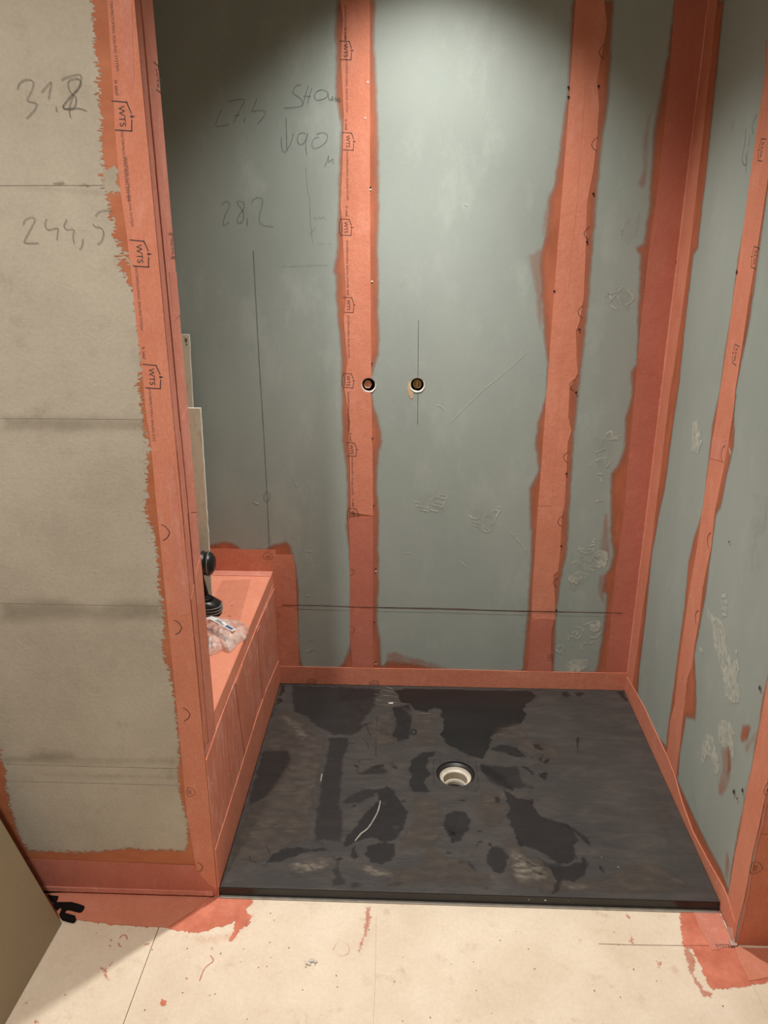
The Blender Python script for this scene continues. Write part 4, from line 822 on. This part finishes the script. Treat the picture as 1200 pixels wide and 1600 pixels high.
# smears round the drain
tfilm('damp_mark', TU([(170,560),(210,510),(280,490),(360,480),(340,520),(300,540),(290,600),(320,640),(280,700),(310,760),(240,770),(180,760),(160,700),(180,640),(160,600)]), 'wet')
tfilm('damp_mark', TU([(640,570),(720,580),(830,590),(900,580),(930,640),(940,700),(1010,720),(1000,745),(900,740),(840,750),(760,730),(700,690),(650,640)]), 'wetsoft')
tfilm('damp_mark', TU([(640,560),(700,590),(780,640),(840,700),(900,770),(860,760),(760,700),(680,650),(640,620)]), 'wet', .003)
tfilm('damp_mark', TU([(700,470),(800,440),(900,460),(930,500),(940,530),(880,530),(800,500),(720,480)]), 'wet', .003)
for p_ in ([(930,510),(960,505),(955,530),(930,530)], [(975,525),(1010,515),(1010,535),(980,545)], [(1030,540),(1065,515),(1065,535),(1035,555)], [(1000,580),(1100,535),(1110,550),(1010,590)], [(915,590),(960,590),(1010,640),(990,645)], [(1030,635),(1090,620),(1110,645),(1080,675),(1045,660)], [(735,790),(770,790),(775,840),(740,835)], [(380,840),(410,830),(405,850),(385,855)],
           [(620,1020),(650,1012),(660,1030),(630,1035)], [(640,1085),(680,1080),(660,1105),(620,1100)], [(415,1155),(460,1165),(450,1180),(420,1175)], [(500,1195),(560,1190),(610,1155),(600,1180),(560,1205),(500,1205)], [(600,1100),(640,1110),(620,1125)], [(500,1150),(540,1160),(520,1172)], [(960,810),(1010,800),(1005,840),(980,850)],
           [(360,1385),(420,1390),(400,1400)], [(670,1400),(710,1405),(700,1420),(680,1418)], [(770,1400),(820,1408),(780,1412)], [(190,1380),(260,1400),(240,1402),(190,1390)], [(380,760),(480,770),(470,785),(400,780)], [(520,740),(630,750),(635,775),(560,760)], [(480,820),(560,800),(540,830)]):
    tfilm('damp_mark', TU(p_), 'wet', .002, .006, .0015)
ribbons('damp_streak', TRAY, [TU(a) for a in [[(640,580),(700,600),(780,590),(840,610)],[(650,600),(720,620),(800,660)],[(870,1185),(940,1220),(1020,1265)],[(560,530),(575,500),(572,480)]]] + [TT(a) for a in [[(990,300),(1010,350),(1030,390)],[(1065,260),(1070,300),(1085,310)],[(1110,340),(1090,360),(1140,370)],[(860,470),(870,440),(920,435)],[(950,570),(955,545),(1040,545)],[(680,1095),(710,1115)],[(350,1000),(370,985),(410,978)],[(215,1190),(220,1220),(260,1230)],[(320,1120),(345,1160),(350,1190)],[(965,400),(1000,430),(1010,470)],[(1060,400),(1060,520)]]], 0.0022, M['wetsoft'], tray, .0009)
ribbons('pale_scratch', TRAY, [TT(a) for a in [[(960,1040),(1010,1000),(1060,920),(1080,870),(1090,820)],[(920,1090),(960,1040)],[(690,690),(700,640)]]], 0.0034, film_mat('scratch_white', (150, 144, 134), (170, 164, 152), .9, .2, 0, .0001), tray, .0010)
ribbons('damp_ring', TRAY, [[(643,1142),(646,1140),(650,1142),(649,1147),(645,1148),(642,1145),(643,1142)]], 0.006, M['wet'], tray, .0010)
ribbons('dry_streak_and_glint', TRAY, [[(585,1085),(612,1088),(622,1090)],[(588,1094),(610,1097),(620,1098)],[(650,1115),(672,1115)],[(590,1101),(615,1103)],[(596,1078),(618,1082)],[(602,1073),(614,1077)]], 0.004, M['traypale'], tray, .0010)
ribbons('dry_streak_and_glint', TRAY, [[(607,1099),(614,1099)]], 0.007, film_mat('painted_glint', (200, 196, 188), (230, 226, 216), .95, .1, 0, .0001), tray, .0012)  # painted highlight: reflection of the bright wall drawn as a pale stroke
for pol in (TU([(100,180),(300,240),(350,200),(400,230),(360,330),(370,450),(200,470),(170,430),(190,300)]), TT([(980,330),(1060,240),(1190,200),(1200,440),(1080,470),(1000,440)]), TU([(760,1080),(850,1060),(960,1160),(1090,1240),(1140,1340),(1080,1420),(860,1420),(820,1300),(840,1180)]),
            TV([(60,1190),(180,1240),(400,1290),(600,1180),(760,1180),(900,1240),(1000,1330),(1100,1400),(200,1400),(0,1400),(0,1190)]), TU([(300,1100),(430,1180),(560,1210),(680,1290),(800,1400),(0,1400),(0,1270),(200,1250)]),
            TV([(710,710),(780,720),(800,800),(880,880),(860,960),(860,1080),(800,1000),(730,840)]), TU([(720,330),(900,290),(1000,400),(1180,420),(1190,600),(960,480),(860,420),(740,420)]), TU([(640,760),(780,750),(830,860),(820,960),(700,1040),(600,900)]), TU([(180,780),(380,790),(400,900),(400,1080),(300,1140),(60,1180),(100,1060),(180,950)])):
    tfilm('dusty_area', pol, 'traydust', .005, .025)
for pol in (TU([(800,1100),(900,1150),(1000,1220),(1090,1260),(1060,1380),(900,1380),(840,1300)]), TU([(630,1060),(720,1090),(800,1030),(780,990),(700,1050)]), TU([(690,1300),(800,1310),(840,1360),(700,1350)]), TV([(0,1210),(60,1240),(90,1320),(0,1340)]), TV([(160,1330),(300,1320),(380,1370),(200,1390)]), TT([(420,220),(560,300),(640,400),(560,420),(440,300)])):
    tfilm('pale_dust', pol, 'traypale', .004, .02)
rt = random.Random(5)
for k in range(46):      # small smears among the shoe marks
    cx_, cy_ = rt.choice([(560, 1150), (600, 1230), (660, 1290), (745, 1300), (800, 1200), (860, 1330), (940, 1310), (480, 1350), (700, 1350), (590, 1110)])
    cx_ += rt.gauss(0, 34); cy_ += rt.gauss(0, 20); cy_ = min(max(cy_, 1085), 1385); an = rt.uniform(-.6, .9); a_, b_ = rt.uniform(4, 17), rt.uniform(1.5, 5)
    tfilm('damp_mark' if k % 3 else 'pale_dust', [(cx_+a_*math.cos(t)*math.cos(an)-b_*math.sin(t)*math.sin(an), cy_+a_*math.cos(t)*math.sin(an)+b_*math.sin(t)*math.cos(an)) for t in [i*math.pi/4 for i in range(8)]], ('wetsoft' if k % 2 else 'wet') if k % 3 else 'traypale', .003, .01, .004)
# white plaster specks on the front lip
bm = bmesh.new()
for (x, y, r_) in ((852, 1405.5, .0035), (826, 1406.5, .002), (888, 1408, .0012), (966, 1355, .0025), (940, 1340, .0015), (1023-5, 1362, .001)):
    c = TRAY.uv(x, y if y < 1400 else 1398); zz = TZ+.0006; yy = c[1]
    if y > 1400: zz = 0.019; yy = y0-.0006; c = (hit(1, y0, x, y)[0], yy)
    m0 = bmesh.ops.create_icosphere(bm, subdivisions=1, radius=r_)
    for v in m0['verts']: v.co = Vector((c[0]+v.co.x, yy+v.co.y*.35, zz+v.co.z*.5))
o = link('plaster_speck', bm_mesh('plaster_speck', bm), M['core'], tray); o['kind'] = 'stuff'

# ================================================================== BENCH
M['benchtop'] = tape_mat('lit_bench_coat', (226, 142, 112), (236, 156, 126), (240, 176, 152), .4)  # membrane colour lightened to carry the downlight falling on the seat
bench = thing('built_in_bench', 'salmon membrane-covered built-in bench between partition and back wall', 'bench', (-0.3, 0.5, 0))
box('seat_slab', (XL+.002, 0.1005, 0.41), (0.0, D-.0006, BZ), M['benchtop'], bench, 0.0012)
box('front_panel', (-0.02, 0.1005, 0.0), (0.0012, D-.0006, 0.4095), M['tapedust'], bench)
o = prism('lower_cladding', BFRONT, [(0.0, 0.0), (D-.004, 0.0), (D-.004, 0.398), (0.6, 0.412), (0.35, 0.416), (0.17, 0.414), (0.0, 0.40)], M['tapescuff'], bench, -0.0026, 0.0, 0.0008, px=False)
prism('sealing_tape', BFRONT, [(0.0, 0.145), (0.3, 0.152), (0.535, 0.158), (0.7, 0.15), (D-.003, 0.12), (D-.003, 0.031), (0.0, 0.031)], M['tape'], bench, 0.0, 0.0022, 0.0015, px=False)
prism('sealing_tape', BFRONT, [(0.34, 0.16), (0.46, 0.16), (0.40, 0.411), (0.30, 0.411)], M['tape'], bench, 0.0, 0.0014, 0.001, px=False)
prism('sealing_tape', BFRONT, [(0.62, 0.14), (0.66, 0.14), (0.64, 0.40), (0.60, 0.40)], M['tape'], bench, 0.0, 0.0012, 0.001, px=False)
rb = random.Random(11)
for k in range(14):
    y = rb.uniform(.12, .85); z = rb.uniform(.06, .3); L_ = rb.uniform(.05, .16)
    ribbons('brush_streak', BFRONT, [[(y, z), (y+rb.uniform(-.004, .01), z+L_*.5), (y+rb.uniform(-.006, .02), z+L_)]], rb.uniform(.0012, .004), M['streak'], bench, .0024, px=False)
prism('sealing_tape', BENCH, [(XL+.01, D-.003), (-0.002, D-.003), (-0.002, D-.042), (XL+.01, D-.04)], M['tapedust'], bench, 0.0, 0.0018, 0.001, px=False)
prism('sealing_tape', BENCH, [(348,907),(392,906),(378,958),(372,985),(320,990),(330,940)], M['tape'], bench, 0.0, 0.0012, 0.001)
prism('sealing_tape', BENCH, [(-0.05, .11), (-0.002, .11), (-0.002, D-.045), (-0.048, D-.045)], M['benchtop'], bench, 0.0, 0.0010, 0.001, px=False)
ribbons('fine_crack', BENCH, [[(360,946.5),(364,947)],[(355,963),(361,963.5)]], 0.002, M['redline'], bench, 0.002)
bm = bmesh.new()
for k in range(26):
    x = rs.uniform(-.11, -.005); y = rs.uniform(.12, .33); r_ = rs.uniform(.0008, .0016); m0 = bmesh.ops.create_icosphere(bm, subdivisions=1, radius=r_)
    for v in m0['verts']: v.co = Vector((x+v.co.x, y+v.co.y, BZ+.0005+v.co.z*.4))
o = link('grit', bm_mesh('grit', bm), plain('red_grit', (120, 60, 44), .9), bench); o['kind'] = 'stuff'

# ================================================================== OFFCUTS leaning in the niche
def leaning_board(name, label, xr, w, yb, yt, z0, z1, t, mat, xshift=0.0):
    o = bpy.data.objects.new(name, None); t_ = thing(name, label, 'board', (xr-w/2, yb, z0), 'board offcuts on the bench'); bpy.data.objects.remove(o)
    vs, fs = [], []; n_ = 26
    for k in range(n_+1):
        f = k/n_; z = z0+(z1-z0)*f; y = yb+(yt-yb)*f; jx = mnoise.noise(Vector((xr*7, z*40, 0)))*0.0018
        for (xx, yy) in ((xr-w, y), (xr+jx+xshift*f, y), (xr+jx+xshift*f, y+t), (xr-w, y+t)): vs.append((xx, yy, z))
        if k:
            b = (k-1)*4
            for i in range(4): fs.append((b+i, b+(i+1) % 4, b+4+(i+1) % 4, b+4+i))
    fs += [(3, 2, 1, 0), (n_*4, n_*4+1, n_*4+2, n_*4+3)]
    me = mesh('sheet', vs, fs); me.materials.append(mat); me.materials.append(M['core'])
    for p in me.polygons:
        if abs(p.normal.x) > .6 or abs(p.normal.z) > .6: p.material_index = 1
    link('sheet', me, None, t_); return t_
a = hit(2, BZ, 332, 944); b = hit(0, a[0], 313, 638)
leaning_board('plasterboard_offcut', 'lower and nearer beige plasterboard offcut standing on the bench behind the partition', float(a[0]), 0.28, float(a[1]), min(float(b[1]), D-.06), BZ+.0005, float(hit(1, min(float(b[1]), D-.06), 313, 638)[2]), 0.0095, M['paper'])
c1 = hit(1, D-.035, 294.5, 523)
t2 = leaning_board('plasterboard_offcut', 'taller narrow-showing beige board offcut with printed edge behind the nearer one', float(c1[0])-.012, 0.22, D-.075, D-.03, BZ+.0005, float(c1[2]), 0.0095, M['paper'], 0.012)
pl_ = Plane(1, D-.032, 0, 2, -1)
ribbons('printed_marking', pl_, [[(289.5,528),(291,532)],[(292,530),(291,534)],[(291,537),(292,539)],[(292,560),(292,570)]], 0.004, M['ink'], t2, 0.0005)

# ================================================================== CORDLESS DRILL on the bench
yb = 0.60
bp = hit(2, BZ, 340, 962); hx = float(hit(1, yb, 335.5, 880)[0]); hz0 = float(hit(1, yb, 330, 899)[2]); hz1 = float(hit(1, yb, 320, 862)[2])
drill = thing('cordless_drill', 'black cordless drill standing on its battery, half hidden behind the partition', 'power tool', (hx-.05, yb, BZ))
hr = (hz1-hz0)/2; hc = (hx-.085, yb, (hz0+hz1)/2)
lathe('motor_housing', [(0.001, .085), (hr*.55, .084), (hr*.85, .076), (hr*.97, .064), (hr*.90, .061), (hr*.90, .056), (hr, .053), (hr, .042), (hr*.92, .039), (hr*.92, .034), (hr, .031), (hr, .0), (hr*.96, -.03), (hr*.8, -.055), (hr*.5, -.058), (0.001, -.058)], hc, M['black'], drill, 28, 'x')
lathe('chuck', [(0.001, -.11), (hr*.3, -.11), (hr*.5, -.098), (hr*.56, -.075), (hr*.56, -.058)], hc, M['blackgloss'], drill, 24, 'x')
for k, xx in enumerate((.0695, .047, .0365)):
    lathe('vent_band', [(hr*.93, xx-.001), (hr*1.02, xx-.0006), (hr*1.02, xx+.0006), (hr*.93, xx+.001)], hc, M['grey'], drill, 28, 'x')
zb = BZ+0.046
def loft(name, rings, mat, parent, seg=20):
    vs, fs = [], []
    for k, (cx, cy, cz, rx, ry) in enumerate(rings):
        for i in range(seg):
            a = 2*math.pi*i/seg; c, s = math.cos(a), math.sin(a); e = .7
            vs.append((cx+rx*math.copysign(abs(c)**e, c), cy+ry*math.copysign(abs(s)**e, s), cz))
        if k:
            for i in range(seg): b = (k-1)*seg; fs.append((b+i, b+(i+1) % seg, b+seg+(i+1) % seg, b+seg+i))
    fs += [tuple(range(seg))[::-1], tuple(range((len(rings)-1)*seg, len(rings)*seg))]
    return link(name, mesh(name, vs, fs), mat, parent, True)
gx0 = float(hit(1, yb, 318, 903)[0]); gx1 = float(hit(1, yb, 326, 945)[0]); zt_ = hz0+.012; zm = (zt_+zb)/2
loft('handle', [(gx0-.020, yb, zt_, .022, .018), (gx0-.021, yb, zt_*.75+zb*.25, .021, .018), (gx0*.5+gx1*.5-.019, yb, zm, .019, .017), (gx1-.019, yb, zt_*.2+zb*.8, .020, .018), (gx1-.020, yb, zb-.004, .024, .02)], M['blackgloss'], drill)
ribbons('grip_seam', Plane(1, yb-.0185, 0, 2, -1), [[(318,935),(324,931)]], 0.002, M['grey'], drill, 0.0006)
loft('battery', [(bp[0]-.045, yb, BZ+.0004, .052, .033), (bp[0]-.045, yb, BZ+.016, .056, .036), (bp[0]-.046, yb, BZ+.034, .054, .036), (bp[0]-.052, yb, BZ+.046, .042, .03), (bp[0]-.054, yb, BZ+.050, .034, .026)], M['black'], drill, 24)
for k in (0, 1, 2):
    loft('battery_rib', [(bp[0]-.045, yb, BZ+.012+k*.009, .0575, .0375), (bp[0]-.045, yb, BZ+.0132+k*.009, .0575, .0375)], M['grey'], drill, 24)
loft('shoe', [(bp[0]-.05, yb, BZ+.049, .038, .027), (bp[0]-.052, yb, BZ+.056, .028, .022)], M['blackgloss'], drill)

# ================================================================== PLASTIC BAG on the bench
q = [BENCH.uv(*p) for p in ((372,975),(386,977),(394,990),(385,999),(370,1008),(357,1022),(348,1018),(338,1022),(322,1027))]
q = [(min(u, 0.004), v) for u, v in q]
q += [(-0.16, 0.33), (-0.21, 0.40), (-0.20, 0.50), (-0.16, 0.55), (-0.11, 0.56)]
bc = (sum(p[0] for p in q)/len(q), sum(p[1] for p in q)/len(q))
qa = sorted([(math.atan2(p[1]-bc[1], p[0]-bc[0]), math.hypot(p[0]-bc[0], p[1]-bc[1])) for p in q])
def brad(a):
    a = (a+math.pi) % (2*math.pi)-math.pi; xs = [x[0] for x in qa]; rs_ = [x[1] for x in qa]
    return float(np.interp(a, [xs[-1]-2*math.pi]+xs+[xs[0]+2*math.pi], [rs_[-1]]+rs_+[rs_[0]]))
def bagz(x, y):
    a = math.atan2(y-bc[1], x-bc[0]); r_ = math.hypot(x-bc[0], y-bc[1])/brad(a)
    cr = mnoise.noise(Vector((x*22, y*22, 1.0)))*.010+abs(mnoise.noise(Vector((x*45+y*20, y*40, 4.0))))*.016
    return BZ+.002+max(0.0, 1-min(r_, 1)**2.2)**.6*(.030+cr)
bag = thing('plastic_bag', 'crumpled clear plastic bag with white label lying on the salmon bench', 'bag', (bc[0], bc[1], BZ))
vs, fs = [(bc[0], bc[1], bagz(*bc))], []; NR, NA = 18, 88
for k in range(1, NR+1):
    for i in range(NA):
        a = -math.pi+2*math.pi*i/NA; r_ = brad(a)*k/NR*(1+.03*mnoise.noise(Vector((math.cos(a)*5, math.sin(a)*5, 0)))); x, y = bc[0]+r_*math.cos(a), bc[1]+r_*math.sin(a)
        vs.append((x, y, bagz(x, y) if k < NR else BZ+.004))
for i in range(NA): fs.append((0, 1+i, 1+(i+1) % NA))
for k in range(NR-1):
    for i in range(NA): b = 1+k*NA; fs.append((b+i, b+NA+i, b+NA+(i+1) % NA, b+(i+1) % NA))
k0 = len(vs); vs += [(x, y, BZ+.0012) for x, y, z in vs[1+(NR-1)*NA:1+NR*NA]]
for i in range(NA): b = 1+(NR-1)*NA; fs.append((b+i, k0+i, k0+(i+1) % NA, b+(i+1) % NA))
link('film', mesh('film', vs, fs), M['bag'], bag)
# label strip following the bag
def on_bag(x, y, z=BZ+.035): p = hit(2, z, x, y); return (float(p[0]), float(p[1]))
la, lb, lc_, ld = on_bag(322,966), on_bag(363,986.5), on_bag(370,983), on_bag(331,963)
def labelpatch(name, u0, u1, v0, v1, mat, lift, parent, n_=10):
    vs, fs = [], []
    for i in range(n_+1):
        u = u0+(u1-u0)*i/n_
        for v in (v0, (v0+v1)/2, v1):
            x = (la[0]*(1-u)+lb[0]*u)*(1-v)+(ld[0]*(1-u)+lc_[0]*u)*v; y = (la[1]*(1-u)+lb[1]*u)*(1-v)+(ld[1]*(1-u)+lc_[1]*u)*v
            vs.append((x, y, BZ+.036+lift+.002*math.sin(u*5)))
        if i: b = (i-1)*3; fs += [(b, b+3, b+4, b+1), (b+1, b+4, b+5, b+2)]
    return link(name, mesh(name, vs, fs), mat, parent)
lab = labelpatch('label', 0, 1, 0, 1, M['labelw'], 0.0, bag); lab['label'] = 'white sticker with a blue barcode'
for k in range(9): labelpatch('barcode_bar', .68+k*.027, .68+k*.027+(.017 if k % 3 else .024), .25, .8, M['blue'], .0006, lab, 2)
for k in range(7): labelpatch('print_mark', .30+k*.045, .33+k*.045, .25, .45, M['blackgloss'], .0006, lab, 1)
for k in range(5): labelpatch('print_mark', .30+k*.04, .325+k*.04, .58, .78, M['blackgloss'], .0006, lab, 1)
for k, (x, y, rx, ry, an) in enumerate(((327,1003,.020,.006,.5), (330,1012,.024,.007,.35))):
    c = BENCH.uv(x, y); bm = bmesh.new(); bmesh.ops.create_cube(bm, size=1.0)
    for v in bm.verts:
        X_, Y_ = v.co.x*rx*2, v.co.y*ry*2; v.co = Vector((c[0]-.02+X_*math.cos(an)-Y_*math.sin(an), c[1]+X_*math.sin(an)+Y_*math.cos(an), BZ+.009+v.co.z*.012))
    bmesh.ops.bevel(bm, geom=list(bm.edges), offset=.002, segments=2, affect='EDGES')
    link('grey_insert', bm_mesh('grey_insert', bm), plain('grey_insert', (92, 84, 84), .5), bag)

# ================================================================== WATER INLETS in the back wall
for (c, lab_, mt, yy, rr_) in ((HOLE_A, 'left water inlet in a drilled hole at the edge of the salmon tape', 'plugm', D+.004, .0125), (HOLE_B, 'right brass water inlet in a drilled hole on the pencil line', 'brass', D+.010, .0130)):
    t_ = thing('water_inlet', lab_, 'pipe fitting', (c[0]-(.003 if mt == 'plugm' else 0), yy, c[1]))
    cx, cz = t_.location.x, c[1]
    lathe('socket', [(.0105, 0.001), (rr_, 0.0), (rr_, .04), (.001, .045)], (cx, yy, cz), M[mt], t_, 6 if mt == 'plugm' else 24, 'y', False)
    lathe('bore', [(.0105, 0.001), (.0095, .008), (.001, .009)], (cx, yy, cz), M[mt if mt == 'brass' else 'plugm'], t_, 24, 'y')
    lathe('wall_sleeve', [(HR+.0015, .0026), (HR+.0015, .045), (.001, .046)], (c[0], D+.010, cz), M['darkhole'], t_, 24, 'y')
    if mt == 'brass': box('screw_slot', (cx-.001, yy-.0006, cz-.008), (cx+.001, yy+.004, cz+.008), plain('bright_brass', (235, 205, 150), .3, .6), t_)

# ================================================================== LEANING PANEL, lower left
xb = -0.350; zt_ = 0.60; xt = XL+.003; th = 0.012
pan = thing('leaning_panel', 'plain olive-beige panel leaning against the left wall in the near left corner', 'panel', (xb, -0.55, 0))
A_ = hit(1, -.09, 97, 1443); B_ = hit(1, -.09, 0, 1278)
sl = (B_[0]-A_[0])/(B_[2]-A_[2]); zt_ = (xt+.0-A_[0]-0)/sl
xb0 = float(A_[0]); xb1 = float(hit(2, 0, 8, 1600)[0]); sk = (xb1-xb0)/(.3369-.09)
y1_, y2_ = -.09, -1.05
f_ = lambda y, z: xb0+sk*(-.09-y)+sl*z
zt_ = (XL+.016-f_(y2_, 0))/sl
vs = []
for (y, z) in ((y1_, 0.0), (y2_, 0.0), (y2_, zt_), (y1_, zt_)): vs.append((f_(y, z), y, z))
nn = Vector((1, 0, -sl)).normalized()*th
vs += [(v[0]-nn.x, v[1], max(v[2]-nn.z, 0.0) if i < 2 else v[2]-nn.z) for i, v in enumerate(vs)]
bm = bmesh.new(); bvv = [bm.verts.new(v) for v in vs]
for f in ((0, 1, 2, 3), (7, 6, 5, 4), (0, 4, 5, 1), (1, 5, 6, 2), (2, 6, 7, 3), (3, 7, 4, 0)): bm.faces.new([bvv[i] for i in f])
bmesh.ops.recalc_face_normals(bm, faces=list(bm.faces)); bmesh.ops.bevel(bm, geom=list(bm.edges), offset=.001, segments=1, affect='EDGES')
link('board', bm_mesh('board', bm), M['leanboard'], pan)

# ================================================================== BLACK CLIPS on the floor by the panel
KB = lambda pts: K(pts, 13.33, 60, 1370)
def clip(label, polys, h):
    loc = FLOOR.uv(*polys[0][0]); t_ = thing('plastic_clip', label, 'clip', (loc[0], loc[1], 0.0022), 'black clips by the leaning panel')
    for k, pol in enumerate(polys):
        p = [FLOOR.uv(*z) for z in pol]; p = [(u, min(v, -0.003)) for u, v in p]; n_ = len(p)
        bm = bmesh.new(); tv = [bm.verts.new((u, v, .0022+h)) for u, v in p]; bvv = [bm.verts.new((u, v, .0022)) for u, v in p]
        f = bm.faces.new(tv); bm.faces.new(bvv[::-1])
        for i in range(n_): bm.faces.new((tv[i], tv[(i+1) % n_], bvv[(i+1) % n_], bvv[i]))
        bmesh.ops.recalc_face_normals(bm, faces=list(bm.faces))
        bmesh.ops.bevel(bm, geom=[e for e in f.edges], offset=.0012, segments=2, affect='EDGES')
        link('hook' if k == 0 else 'arm', bm_mesh('hook', bm), M['blackgloss'], t_)
clip('flat black plastic clip lying against the partition base', [KB([(120,240),(150,207),(420,215),(510,240),(522,280),(490,320),(430,340),(170,355)])], .004)
clip('small black plastic stub between the two black clips', [KB([(200,410),(420,430),(400,510),(370,548),(285,550)])], .004)
clip('forked black plastic clip beside the panel corner', [KB([(305,590),(350,555),(690,555),(830,590),(965,640),(955,690),(920,740),(870,770),(760,745),(640,715),(590,720),(550,780),(640,800),(770,840),(790,910),(770,960),(720,985),(600,955),(490,920),(435,820),(480,720),(470,660),(380,730)])], .004)
